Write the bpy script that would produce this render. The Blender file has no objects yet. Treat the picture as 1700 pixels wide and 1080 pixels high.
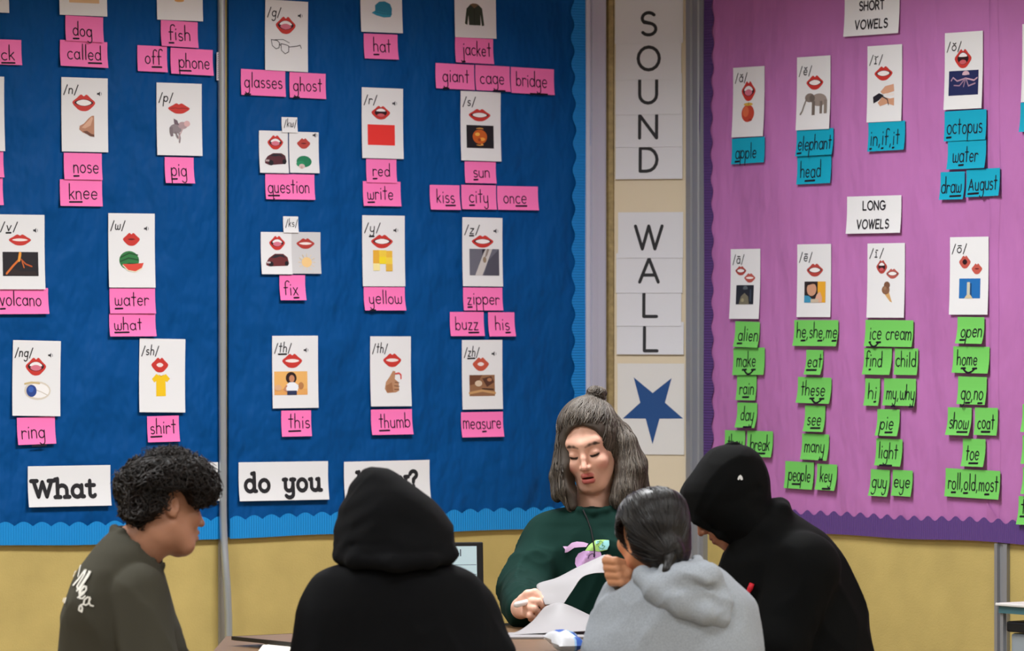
import bpy, bmesh, math, random
import numpy as np
from mathutils import Vector, Matrix

random.seed(7); RNG = np.random.default_rng(11)
scene = bpy.context.scene
COL = scene.collection

# ------------------------------------------------------------------ camera
F = 170.0 / 36.0 * 1700.0          # focal length in picture units (1700 wide)
CX, HOR, EYE = 850.0, 510.0, 1.60  # optical column, horizon row, eye height in metres
cam_d = bpy.data.cameras.new('camera'); cam = bpy.data.objects.new('camera', cam_d); COL.objects.link(cam)
cam.location = (0, 0, EYE); cam.rotation_euler = (math.radians(90), 0, 0)
cam_d.lens = 170; cam_d.sensor_width = 36; cam_d.shift_y = -(540 - HOR) / 1700.0
cam_d.clip_start = 0.5; cam_d.clip_end = 100
cam_d.dof.use_dof = True; cam_d.dof.focus_distance = 13.2; cam_d.dof.aperture_fstop = 7.0
scene.camera = cam

# ------------------------------------------------------------------ world, exposure
w = bpy.data.worlds.new('world'); scene.world = w; w.use_nodes = True
w.node_tree.nodes['Background'].inputs[0].default_value = (0.9, 0.95, 1.0, 1)
w.node_tree.nodes['Background'].inputs[1].default_value = 0.12
scene.view_settings.view_transform = 'Standard'; scene.view_settings.look = 'None'
scene.view_settings.exposure = -0.95; scene.view_settings.gamma = 1.0
scene.view_settings.use_curve_mapping = False

# ------------------------------------------------------------------ room directions (blue wall, purple wall meet at the pillar)
EB = np.array([0.806, 0.592, 0.0]); EB /= np.linalg.norm(EB)      # along the blue wall, to the pillar
ER = np.array([EB[1], -EB[0], 0.0])                               # along the purple wall, away from the pillar
NB, NR = ER.copy(), -EB                                           # normals into the room
PB = np.array([0.2324, 15.29, 0.0]); PR = np.array([0.602, 15.20, 0.0])
UP = np.array([0, 0, 1.0])
PILL_L = np.array([0.302, 15.341, 0]); PILL_R = np.array([0.5515, 15.269, 0])
EP = (PILL_R - PILL_L) / np.linalg.norm(PILL_R - PILL_L); NP = np.array([EP[1], -EP[0], 0])
WALLS = {'blue': (PB, EB, NB), 'purple': (PR, ER, NR), 'pillar': (PILL_L, EP, NP)}

def lin(c):
    """sRGB hex or 0-255 triple to linear"""
    if isinstance(c, str):
        c = c.lstrip('#'); c = [int(c[i:i + 2], 16) for i in (0, 2, 4)]
    out = []
    for v in c:
        v /= 255.0
        out.append(v / 12.92 if v <= 0.04045 else ((v + 0.055) / 1.055) ** 2.4)
    return tuple(out) + (1.0,)

MATS = {}
def mat(name, color, rough=0.6, metal=0.0, spec=0.4, noise=None, bump=None, emit=None, coat=0.0, attr=None, sheen=0.0):
    """noise=(scale, amount) mottles the colour; bump=(scale, strength, distance[, stretch xyz]); attr=vertex colour layer"""
    if name in MATS: return MATS[name]
    m = bpy.data.materials.new(name); m.use_nodes = True
    nt = m.node_tree; b = nt.nodes['Principled BSDF']
    col = lin(color)
    b.inputs['Base Color'].default_value = col; b.inputs['Roughness'].default_value = rough
    b.inputs['Metallic'].default_value = metal; b.inputs['Specular IOR Level'].default_value = spec
    if coat: b.inputs['Coat Weight'].default_value = coat
    if sheen: b.inputs['Sheen Weight'].default_value = sheen; b.inputs['Sheen Roughness'].default_value = 0.6
    src = None
    if attr:
        a = nt.nodes.new('ShaderNodeVertexColor'); a.layer_name = attr; src = a.outputs['Color']
        nt.links.new(src, b.inputs['Base Color'])
    tc = None
    def coord(stretch=(1, 1, 1)):
        t = nt.nodes.new('ShaderNodeTexCoord'); mp = nt.nodes.new('ShaderNodeMapping')
        mp.inputs['Scale'].default_value = stretch
        nt.links.new(t.outputs['Object'], mp.inputs['Vector']); return mp.outputs['Vector']
    if noise:
        n = nt.nodes.new('ShaderNodeTexNoise'); n.inputs['Scale'].default_value = noise[0]; n.inputs['Detail'].default_value = 5
        nt.links.new(coord(noise[2] if len(noise) > 2 else (1, 1, 1)), n.inputs['Vector'])
        r = nt.nodes.new('ShaderNodeMapRange'); r.inputs[1].default_value = 0.3; r.inputs[2].default_value = 0.7
        r.inputs[3].default_value = 1 - noise[1]; r.inputs[4].default_value = 1 + noise[1]
        nt.links.new(n.outputs['Fac'], r.inputs[0])
        mx = nt.nodes.new('ShaderNodeVectorMath'); mx.operation = 'SCALE'
        if src is not None: nt.links.new(src, mx.inputs[0])
        else: mx.inputs[0].default_value = col[:3]
        nt.links.new(r.outputs[0], mx.inputs['Scale']); nt.links.new(mx.outputs[0], b.inputs['Base Color'])
    if bump:
        n = nt.nodes.new('ShaderNodeTexNoise'); n.inputs['Scale'].default_value = bump[0]; n.inputs['Detail'].default_value = 4
        nt.links.new(coord(bump[3] if len(bump) > 3 else (1, 1, 1)), n.inputs['Vector'])
        bp = nt.nodes.new('ShaderNodeBump'); bp.inputs['Strength'].default_value = bump[1]; bp.inputs['Distance'].default_value = bump[2]
        nt.links.new(n.outputs['Fac'], bp.inputs['Height']); nt.links.new(bp.outputs[0], b.inputs['Normal'])
    if emit:
        b.inputs['Emission Color'].default_value = lin(emit[0]); b.inputs['Emission Strength'].default_value = emit[1]
    MATS[name] = m; return m

def rib_mat(name, color, axis, period, rough=0.55):
    """corrugated card: fine parallel ribs as a bump along one object axis"""
    m = mat(name, color, rough); nt = m.node_tree; b = nt.nodes['Principled BSDF']
    t = nt.nodes.new('ShaderNodeTexCoord'); wv = nt.nodes.new('ShaderNodeTexWave')
    wv.bands_direction = axis; wv.inputs['Scale'].default_value = 1.0 / period * 0.314
    bp = nt.nodes.new('ShaderNodeBump'); bp.inputs['Strength'].default_value = 0.8; bp.inputs['Distance'].default_value = 0.0015
    nt.links.new(t.outputs['Object'], wv.inputs['Vector']); nt.links.new(wv.outputs['Fac'], bp.inputs['Height'])
    nt.links.new(bp.outputs[0], b.inputs['Normal']); return m

def link(name, verts, faces, mats, parent=None, matrix=None, mi=None, smooth=False):
    me = bpy.data.meshes.new(name)
    me.from_pydata([tuple(map(float, v)) for v in verts], [], [tuple(int(i) for i in f) for f in faces])
    for m in (mats if isinstance(mats, (list, tuple)) else [mats]): me.materials.append(m)
    if mi is not None: me.polygons.foreach_set('material_index', np.asarray(mi, dtype=np.int32))
    if smooth: me.polygons.foreach_set('use_smooth', np.ones(len(me.polygons), dtype=bool))
    me.update()
    o = bpy.data.objects.new(name, me); COL.objects.link(o)
    if matrix is not None: o.matrix_world = matrix
    if parent is not None: o.parent = parent
    return o

def empty(name, loc, rz=0.0):
    o = bpy.data.objects.new(name, None); o.empty_display_size = 0.1; COL.objects.link(o)
    o.location = loc; o.rotation_euler = (0, 0, rz); return o

def tag(o, label=None, cat=None, group=None, kind=None):
    for k, v in (('label', label), ('category', cat), ('group', group), ('kind', kind)):
        if v: o[k] = v
    return o

class MB:
    """collects simple solids into one mesh"""
    def __init__(s): s.v = []; s.f = []
    def add(s, v, f):
        n = len(s.v); s.v += [tuple(x) for x in v]; s.f += [tuple(i + n for i in q) for q in f]; return s
    def box(s, a, b, bev=0.0):
        bm = bmesh.new(); bmesh.ops.create_cube(bm, size=1.0)
        for v in bm.verts: v.co = Vector([a[i] + (b[i] - a[i]) * (v.co[i] + .5) for i in range(3)])
        if bev: bmesh.ops.bevel(bm, geom=bm.edges[:], offset=bev, segments=2, affect='EDGES', profile=.5)
        bm.verts.ensure_lookup_table(); s.add([v.co[:] for v in bm.verts], [[v.index for v in f.verts] for f in bm.faces]); bm.free(); return s
    def prism(s, pts, z0, z1):
        n = len(pts)
        s.add([(x, y, z0) for x, y in pts] + [(x, y, z1) for x, y in pts],
              [list(range(n))[::-1], list(range(n, 2 * n))] + [[i, (i + 1) % n, n + (i + 1) % n, n + i] for i in range(n)]); return s
    def tube(s, pts, r, n=10):
        pts = [Vector(p) for p in pts]; rs = r if isinstance(r, (list, tuple)) else [r] * len(pts)
        v = []; f = []; side = None
        for i, p in enumerate(pts):
            t = (pts[min(i + 1, len(pts) - 1)] - pts[max(i - 1, 0)]).normalized()
            if side is None: side = t.orthogonal().normalized()
            side = (side - t * side.dot(t)).normalized(); up = t.cross(side)
            for k in range(n):
                a = 2 * math.pi * k / n; v.append(p + (side * math.cos(a) + up * math.sin(a)) * rs[i])
        for i in range(len(pts) - 1):
            for k in range(n): f.append([i * n + k, i * n + (k + 1) % n, (i + 1) * n + (k + 1) % n, (i + 1) * n + k])
        f.append(list(range(n))[::-1]); f.append([len(v) - n + k for k in range(n)]); s.add(v, f); return s
    def build(s, name, m, parent=None, matrix=None, smooth=False):
        return link(name, s.v, s.f, m, parent, matrix, smooth=smooth)

def wmatrix(e, n, p):
    """local x along the wall, y up, z out of the wall"""
    return Matrix(((e[0], 0, n[0], p[0]), (e[1], 0, n[1], p[1]), (0, 1, 0, p[2]), (0, 0, 0, 1)))

def on_wall(wall, u, v, off=0.0):
    p0, e, n = WALLS[wall]
    d = np.array([(u - CX) / F, 1.0, -(v - HOR) / F]); o = np.array([0, 0, EYE])
    t = np.dot(p0 + n * off - o, n) / np.dot(d, n)
    return o + d * t

def at(u, v, y):
    return np.array([(u - CX) / F * y, y, EYE - (v - HOR) / F * y])

# ------------------------------------------------------------------ room shell
CEIL = 3.0
def st(o): o['kind'] = 'structure'; return o
M_BLUEWALL = mat('yellow_vinyl_wall', (192, 170, 104), 0.6, spec=.25, noise=(6, .10, (1, 1, 5)), bump=(160, .35, .002, (1, 1, .35)))
M_WHITE = mat('ceiling_white', (225, 224, 220), 0.8)
M_CREAM = mat('pillar_cream_paint', (222, 207, 180), 0.6)
corner_far = [(-EB * 9.8), (ER * 13.4)]
def wall_box(name, p, e, n, length, h, m, z0=0, th=.12):
    M = wmatrix(e, n, (p[0], p[1], z0)); b = MB(); b.box((0, 0, -th), (length, h, 0)); return st(b.build(name, m, matrix=M))
LBL, LRL = 11.2, 13.6
wall_box('wall_blue_board', PILL_L - EB * LBL, EB, NB, LBL, CEIL, M_BLUEWALL)
wall_box('wall_purple_board', PILL_R, ER, NR, LRL, CEIL, M_BLUEWALL)
plen = float(np.linalg.norm(PILL_R - PILL_L))
wall_box('wall_pillar', PILL_L, EP, NP, plen, CEIL, M_CREAM)
cB = PILL_L - EB * LBL; cR = PILL_R + ER * LRL
M_PLAIN = mat('plain_wall', (205, 198, 182), .7)
wall_box('wall_left', cB + ER * 13.7, -ER, EB, 13.7, CEIL, M_PLAIN)
wall_box('wall_back', cR, -EB, -ER, 11.4, CEIL, M_PLAIN)
mid = (PILL_L + PILL_R) / 2
M_ROOM = wmatrix(EB, NB, (0, 0, 0))
def room_slab(name, z0, z1, m):
    c = [cB - EB * .2 - ER * .4, PILL_R + EB * .4 - ER * .4, cR + EB * .4 + ER * .3, cB + ER * 13.9 - EB * .2]
    b = MB(); b.prism([(x[0], x[1]) for x in c], z0, z1); return st(b.build(name, m))
room_slab('floor', -.1, 0, mat('floor_vinyl', (150, 138, 122), .45, noise=(4, .08)))
room_slab('ceiling', CEIL, CEIL + .1, M_WHITE)
for nm, p, e, n, L in (('baseboard_blue', PILL_L - EB * LBL, EB, NB, LBL), ('baseboard_purple', PILL_R, ER, NR, LRL)):
    M = wmatrix(e, n, (p[0], p[1], 0)); b = MB(); b.box((0, 0, 0), (L, .1, .012)); st(b.build(nm, mat('baseboard_rubber', (70, 62, 56), .5), matrix=M))

# ------------------------------------------------------------------ ceiling lamps
def troffer(c, power):
    t = empty('ceiling_lamp', (c[0], c[1], CEIL - .03), math.atan2(EB[1], EB[0]))
    tag(t, 'long white ceiling light panel above the room', 'ceiling light', 'ceiling light panels')
    b = MB(); L, W = .61, .31
    for a, q in (((-L, -W, 0), (L, -W + .03, .03)), ((-L, W - .03, 0), (L, W, .03)), ((-L, -W, 0), (-L + .03, W, .03)), ((L - .03, -W, 0), (L, W, .03))): b.box(a, q)
    b.build('frame', mat('lamp_frame', (230, 230, 230), .4), t)
    MB().box((-L + .03, -W + .03, .012), (L - .03, W - .03, .02)).build('diffuser', mat('lamp_diffuser', (255, 255, 255), .4, emit=((255, 250, 240), 2.0)), t)
    ld = bpy.data.lights.new('tube_light', 'AREA'); ld.shape = 'RECTANGLE'; ld.size = 1.1; ld.size_y = .5; ld.energy = power; ld.color = (.965, .985, 1.0)
    ld.spread = math.radians(150)
    lo = bpy.data.objects.new('tube_light', ld); COL.objects.link(lo); lo.parent = t; lo.location = (0, 0, .0)
POWER = 118
corner = (PILL_L + PILL_R) / 2
for i in range(3):
    for j in range(4):
        troffer(corner - EB * (1.5 + 2.7 * i) + ER * (1.5 + 2.8 * j), POWER * (1.0, .42, .85, 1.1)[j])
# ------------------------------------------------------------------ stroke lettering
def arc(cx, cy, rx, ry, a0, a1, n=None):
    n = n or max(5, int(abs(a1 - a0) / 22))
    return [(cx + rx * math.cos(math.radians(a0 + (a1 - a0) * i / n)), cy + ry * math.sin(math.radians(a0 + (a1 - a0) * i / n))) for i in range(n + 1)]
O_ = lambda cx=.4: arc(cx, .5, .4, .5, 30, 390)
def arch(x0, x1): return [(x0, .55)] + arc((x0 + x1) / 2, .6, (x1 - x0) / 2, .4, 180, 0)[1:] + [(x1, 0)]
G = {
 'a': (.85, [O_(), [(.8, 1), (.8, .3), (.86, 0)]]), 'b': (.85, [[(0, 1.95), (0, 0)], O_(.42)]),
 'c': (.75, [arc(.42, .5, .42, .5, 50, 310)]), 'd': (.85, [O_(), [(.8, 1.95), (.8, 0)]]),
 'e': (.8, [[(.04, .52), (.78, .52)] + arc(.41, .5, .39, .5, 5, 315)[1:]]),
 'f': (.6, [arc(.52, 1.6, .3, .35, 30, 180) + [(.22, 0)], [(0, 1), (.55, 1.02)]]),
 'g': (.85, [O_(), [(.8, 1), (.8, -.45)] + arc(.42, -.45, .38, .42, 0, -150)[1:]]),
 'h': (.75, [[(0, 1.95), (0, 0)], arch(0, .68)]), 'i': (.22, [[(.1, 1), (.1, 0)], [(.1, 1.42), (.12, 1.5)]]),
 'j': (.5, [[(.4, 1), (.4, -.5)] + arc(.1, -.5, .3, .35, 0, -140)[1:], [(.4, 1.42), (.42, 1.5)]]),
 'k': (.65, [[(0, 1.95), (0, 0)], [(.58, 1), (.02, .42)], [(.2, .58), (.62, 0)]]), 'l': (.2, [[(.1, 1.95), (.1, 0)]]),
 'm': (1.1, [[(0, 1), (0, 0)], arch(0, .52), arch(.52, 1.04)]), 'n': (.72, [[(0, 1), (0, 0)], arch(0, .66)]),
 'o': (.82, [O_()]), 'p': (.85, [[(0, 1), (0, -.9)], O_(.42)]), 'q': (.85, [O_(), [(.8, 1), (.8, -.9), (.98, -.75)]]),
 'r': (.55, [[(0, 1), (0, 0)], arc(.34, .58, .34, .4, 180, 40)]),
 's': (.62, [arc(.3, .75, .27, .25, 40, 250)[:-1] + arc(.3, .26, .3, .26, 80, -140)[1:]]),
 't': (.62, [[(.3, 1.75), (.3, 0)], [(0, 1.12), (.6, 1.12)]]),
 'u': (.75, [[(0, 1), (0, .4)] + arc(.34, .4, .34, .4, 180, 360)[1:], [(.68, 1), (.68, 0)]]),
 'v': (.7, [[(0, 1), (.33, 0)], [(.33, 0), (.66, 1)]]),
 'w': (1.05, [[(0, 1), (.02, .35)] + arc(.26, .3, .24, .3, 180, 360)[1:] + [(.5, .8)], [(.5, .35)] + arc(.76, .3, .26, .3, 180, 360)[1:] + [(1.02, 1)]]),
 'x': (.68, [[(0, 1), (.62, 0)], [(.6, 1), (0, 0)]]),
 'y': (.75, [[(0, 1), (0, .45)] + arc(.34, .42, .34, .4, 180, 360)[1:], [(.68, 1), (.68, -.45)] + arc(.36, -.45, .32, .4, 0, -160)[1:]]),
 'z': (.66, [[(0, 1), (.6, 1)], [(.6, 1), (0, 0)], [(0, 0), (.62, 0)]]),
 ',': (.3, [[(.14, .05), (.04, -.3)]]), '/': (.55, [[(.5, 1.7), (0, -.25)]]), ' ': (.5, []), "'": (.2, [[(.1, 1.9), (.08, 1.6)]]),
 '!': (.3, [[(.1, 1.9), (.1, .5)], [(.1, .1), (.1, 0)]]), '?': (.8, [arc(.38, 1.45, .36, .42, 170, -50) + [(.38, .8), (.36, .5)], [(.36, .08), (.36, 0)]]),
 # capitals: cap height 1.4
 'S': (.95, [arc(.46, 1.05, .38, .35, 35, 245)[:-1] + arc(.46, .37, .42, .37, 85, -145)[1:]]), 'O': (1.35, [arc(.65, .7, .65, .7, 0, 360)]),
 'U': (1.1, [[(0, 1.4), (0, .5)] + arc(.5, .5, .5, .5, 180, 360)[1:] + [(1.0, 1.4)]]), 'N': (1.1, [[(0, 0), (0, 1.4)], [(0, 1.4), (1, 0)], [(1, 0), (1, 1.4)]]),
 'D': (1.1, [[(0, 0), (0, 1.4)], [(0, 1.4), (.4, 1.4)] + arc(.4, .7, .62, .7, 90, -90)[1:] + [(0, 0)]]),
 'W': (1.5, [[(0, 1.4), (.38, 0)], [(.38, 0), (.72, 1.4)], [(.72, 1.4), (1.06, 0)], [(1.06, 0), (1.44, 1.4)]]),
 'A': (1.15, [[(0, 0), (.54, 1.4)], [(.54, 1.4), (1.08, 0)], [(.2, .42), (.88, .42)]]), 'L': (.85, [[(0, 1.4), (0, 0)], [(0, 0), (.75, 0)]]),
 'H': (1.05, [[(0, 0), (0, 1.4)], [(.95, 0), (.95, 1.4)], [(0, .72), (.95, .72)]]), 'R': (.95, [[(0, 0), (0, 1.4)], [(0, 1.4), (.4, 1.4)] + arc(.4, 1.04, .38, .36, 90, -90)[1:] + [(0, .68)], [(.4, .68), (.85, 0)]]),
 'T': (.95, [[(.45, 0), (.45, 1.4)], [(0, 1.4), (.9, 1.4)]]), 'V': (1.1, [[(0, 1.4), (.5, 0)], [(.5, 0), (1, 1.4)]]), 'E': (.9, [[(0, 0), (0, 1.4)], [(0, 1.4), (.8, 1.4)], [(0, .72), (.7, .72)], [(0, 0), (.8, 0)]]),
 'G': (1.3, [arc(.65, .7, .65, .7, 45, 350) + [(.75, .62)]]),
}
SLAB = {  # heavy slab-serif letters for the big word cards
 'W': (1.75, [[(.12, 1.4), (.5, .1)], [(.5, .1), (.82, 1.3)], [(.82, 1.3), (1.16, .1)], [(1.16, .1), (1.56, 1.4)], [(-.08, 1.4), (.4, 1.4)], [(1.3, 1.4), (1.76, 1.4)]]),
 'h': (1.15, [[(.15, 1.55), (.15, .08)], [(.15, .6)] + arc(.52, .62, .37, .38, 170, 0)[1:] + [(.89, .08)], [(-.06, .04), (.38, .04)], [(.68, .04), (1.1, .04)], [(-.05, 1.5), (.15, 1.5)]]),
 'a': (1.05, [arc(.44, .5, .38, .47, 20, 380), [(.82, 1.0), (.82, .06)], [(.82, .06), (1.0, .06)]]),
 't': (.75, [[(.3, 1.35), (.3, .3)] + arc(.52, .28, .22, .24, 180, 330)[1:], [(.02, .98), (.66, .98)]]),
 'd': (1.15, [arc(.46, .5, .39, .47, 20, 380), [(.85, 1.55), (.85, .06)], [(.85, .06), (1.02, .06)], [(.64, 1.5), (.85, 1.5)]]),
 'o': (1.05, [arc(.47, .5, .41, .47, 0, 360)]), ' ': (.7, []),
 'y': (1.15, [[(.18, 1), (.18, .45)] + arc(.5, .4, .34, .36, 180, 360)[1:], [(.88, 1), (.88, -.2)] + arc(.52, -.2, .36, .32, 0, -150)[1:], [(0, .96), (.3, .96)], [(.68, .96), (1.06, .96)]]),
 'u': (1.2, [[(.18, 1), (.18, .42)] + arc(.5, .42, .34, .38, 180, 360)[1:], [(.86, 1), (.86, .06)], [(0, .96), (.2, .96)], [(.68, .96), (.88, .96)], [(.86, .06), (1.08, .06)]]),
 'k': (1.15, [[(.18, 1.55), (.18, .06)], [(.85, .95), (.2, .42)], [(.4, .55), (.9, .06)], [(-.05, 1.5), (.2, 1.5)], [(0, .04), (.4, .04)], [(.7, .04), (1.08, .04)], [(.65, .96), (1.05, .96)]]),
 'n': (1.15, [[(.15, .98), (.15, .08)], [(.15, .6)] + arc(.52, .62, .37, .38, 170, 0)[1:] + [(.89, .08)], [(-.06, .04), (.38, .04)], [(.68, .04), (1.1, .04)], [(-.05, .96), (.15, .96)]]),
 'w': (1.55, [[(.12, .98), (.42, .08)], [(.42, .08), (.74, .9)], [(.74, .9), (1.04, .08)], [(1.04, .08), (1.38, .98)], [(-.05, .96), (.32, .96)], [(1.18, .96), (1.55, .96)]]),
 '?': (.9, [arc(.4, 1.15, .34, .34, 170, -60) + [(.42, .7), (.4, .42)], [(.4, .08), (.4, .02)]]),
}
ACC = {'ă': ('a', 'b'), 'ĕ': ('e', 'b'), 'ĭ': ('i', 'b'), 'ŏ': ('o', 'b'), 'ā': ('a', 'm'), 'ē': ('e', 'm'), 'ī': ('i', 'm'), 'ō': ('o', 'm')}
NODOT = [[(.1, 1), (.1, 0)], [(-.1, 0), (.3, 0)], [(-.05, 1), (.1, 1)]]

def layout(text, glyphs=G, gap=.28, jitter=0.0):
    """strokes in letter units; [x] underlines x; returns strokes, underline spans, width"""
    x = 0.0; out = []; spans = []; s0 = None; low = -.42
    for ch in text:
        if ch == '[': s0 = x; low = -.42; continue
        if ch == ']': spans.append((s0, x - gap, low)); continue
        if ch in 'gyj': low = -.95
        acc = None
        if ch in ACC: ch, acc = ACC[ch]
        wd, st_ = glyphs.get(ch, glyphs.get(' '))
        if acc and ch == 'i': st_ = NODOT; wd = .35
        jy = random.uniform(-jitter, jitter); js = 1 + random.uniform(-jitter, jitter)
        for s in st_: out.append([(x + a * js, b * js + jy) for a, b in s])
        if acc == 'm': out.append([(x + wd * .1, 1.35), (x + wd * .9, 1.35)])
        if acc == 'b': out.append([(x + wd * .5 + a, b) for a, b in arc(0, 1.55, .3, .28, 200, 340)])
        x += wd + gap
    return out, spans, max(x - gap, .1)

def ribbons(strokes, wd):
    """flat pen strokes with round ends"""
    V = []; Fc = []
    for s in strokes:
        P = [s[0]]
        for q in s[1:]:
            if math.hypot(q[0] - P[-1][0], q[1] - P[-1][1]) > 1e-6: P.append(q)
        if len(P) < 2: continue
        n0 = len(V); m = len(P)
        for i in range(m):
            a = P[max(i - 1, 0)]; b = P[min(i + 1, m - 1)]
            dx, dy = b[0] - a[0], b[1] - a[1]; L = math.hypot(dx, dy) or 1
            nx, ny = -dy / L * wd / 2, dx / L * wd / 2
            if 0 < i < m - 1:
                c = P[i]; ux, uy = c[0] - a[0], c[1] - a[1]; l2 = math.hypot(ux, uy) or 1
                k = min(2.0, 1 / max(.3, (ux * dx + uy * dy) / (l2 * L))); nx *= k; ny *= k
            V += [(P[i][0] + nx, P[i][1] + ny), (P[i][0] - nx, P[i][1] - ny)]
        for i in range(m - 1): Fc.append((n0 + 2 * i + 1, n0 + 2 * i + 3, n0 + 2 * i + 2, n0 + 2 * i))
        for c in (P[0], P[-1]):
            n1 = len(V); V += [(c[0] + wd / 2 * math.cos(k * math.pi / 4), c[1] + wd / 2 * math.sin(k * math.pi / 4)) for k in range(8)]
            Fc.append(tuple(range(n1, n1 + 8)))
    return V, Fc

# ------------------------------------------------------------------ papers pinned to the walls
INK = mat('ink_black', (26, 18, 30), .6, spec=.2)
PRINT = mat('print_black', (30, 30, 34), .6)
WHITEP = mat('white_card', (232, 232, 233), .5, spec=.3)
PINKP = mat('pink_paper', (255, 124, 190), .6, spec=.25)
TEALP = mat('teal_paper', (14, 164, 194), .6, spec=.25)
GREENP = mat('green_paper', (116, 202, 96), .6, spec=.25)
PAPER = {'w': WHITEP, 'p': PINKP, 't': TEALP, 'g': GREENP}

class Paper:
    def __init__(s, name, wall, box, m, tilt=0.0, lift=.004, off=.004, corner=0.0):
        u0, v0, u1, v1 = box; s.uc, s.vc = (u0 + u1) / 2, (v0 + v1) / 2
        base = .012 if wall != 'pillar' else .0
        c = on_wall(wall, s.uc, s.vc, base + off); p0, e, n = WALLS[wall]
        s.mx = float(np.dot(on_wall(wall, s.uc + .5, s.vc, base + off) - on_wall(wall, s.uc - .5, s.vc, base + off), e)); s.my = float(c[1] / F)
        s.w, s.h = (u1 - u0) * s.mx, (v1 - v0) * s.my; s.lift = lift; s.corner = corner
        M = wmatrix(e, n, c) @ Matrix.Rotation(math.radians(-tilt), 4, 'Z')
        nx, ny = 6, 8; V = []; Fc = []
        for j in range(ny + 1):
            for i in range(nx + 1):
                x, y = (i / nx - .5) * s.w, (j / ny - .5) * s.h; V.append((x, y, s.z(x, y)))
        k = len(V); V += [(a, b, c_ - .0004) for a, b, c_ in V]
        for j in range(ny):
            for i in range(nx):
                q = (j * (nx + 1) + i, j * (nx + 1) + i + 1, (j + 1) * (nx + 1) + i + 1, (j + 1) * (nx + 1) + i)
                Fc.append(q); Fc.append(tuple(x + k for x in q[::-1]))
        ring = [i for i in range(nx + 1)] + [j * (nx + 1) + nx for j in range(1, ny + 1)] + [ny * (nx + 1) + i for i in range(nx - 1, -1, -1)] + [j * (nx + 1) for j in range(ny - 1, 0, -1)]
        for a, b in zip(ring, ring[1:] + ring[:1]): Fc.append((a, a + k, b + k, b))
        s.o = link(name, V, Fc, m, matrix=M, smooth=False)
    def z(s, x, y):
        t = max(0.0, .25 - y / s.h) / .75
        return s.lift * t * t + s.corner * t * max(0, x / s.w + .1)
    def loc(s, u, v): return ((u - s.uc) * s.mx, -(v - s.vc) * s.my)
    def strokes(s, name, strokes, wd, m=None, off=.0005):
        V, Fc = ribbons(strokes, wd)
        return link(name, [(x, y, s.z(x, y) + off) for x, y in V], Fc, m or INK, s.o)
    def text(s, name, text, u0, u1, vb, xh, wd=.0040, m=None, glyphs=G, jitter=0.0, slant=0.0, extra=None, uw=1.6, gap=.28, fit=True):
        """text between picture columns u0..u1 on base row vb, x-height xh rows"""
        st_, spans, W = layout(text, glyphs, gap, jitter)
        x0, yb = s.loc(u0, vb); x1, _ = s.loc(u1, vb); sy = xh * s.my; sx = (x1 - x0) / W if fit else sy
        if not fit: x0 = (x0 + x1) / 2 - W * sx / 2
        f = lambda q: (x0 + q[0] * sx + q[1] * sy * slant, yb + q[1] * sy)
        S = [[f(q) for q in k] for k in st_]; V, Fc = ribbons(S, wd)
        U = []
        for a, b, lo in spans: U.append([f((a - .02, lo)), f((b + .02, lo + .03))])
        if extra == 'swoosh' and len(spans) >= 2:
            a = (spans[0][0] + spans[0][1]) / 2; b = (spans[-1][0] + spans[-1][1]) / 2
            U.append([f((a + (b - a) * t, -.48 - .5 * math.sin(math.pi * t))) for t in np.linspace(0, 1, 9)])
        V2, F2 = ribbons(U, wd * 1.5); n = len(V); V += V2; Fc += [tuple(i + n for i in q) for q in F2]
        return link(name, [(x, y, s.z(x, y) + .0005) for x, y in V], Fc, m or INK, s.o)
    def picture(s, name, items):
        """items in picture rows/columns: (shape, args..., colour)"""
        V = []; Fc = []; MI = []; cols = []; zz = .0004
        def poly(P, c):
            if c not in cols: cols.append(c)
            n = len(V)
            for u, v in P:
                x, y = s.loc(u, v); V.append((x, y, s.z(x, y) + zz))
            Fc.append(tuple(range(n, n + len(P)))[::-1]); MI.append(cols.index(c))
        for it in items:
            k, c = it[0], it[-1]
            if k == 'R': a, b, d, e = it[1:5]; poly([(a, b), (d, b), (d, e), (a, e)], c)
            elif k == 'E':
                a, b, rx, ry = it[1:5]; poly([(a + rx * math.cos(q * math.pi / 10), b + ry * math.sin(q * math.pi / 10)) for q in range(20)], c)
            elif k == 'P': poly(it[1], c)
            elif k == 'L':
                if c not in cols: cols.append(c)
                R, Q = ribbons([[s.loc(*q) for q in it[1]]], it[2] * s.my); n = len(V)
                V.extend((x, y, s.z(x, y) + zz) for x, y in R); Fc.extend(tuple(i + n for i in q) for q in Q); MI.extend([cols.index(c)] * len(Q))
            zz += .00015
        return link(name, V, Fc, [mat('printed_' + c, c, .5) for c in cols], s.o, mi=MI)

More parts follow.
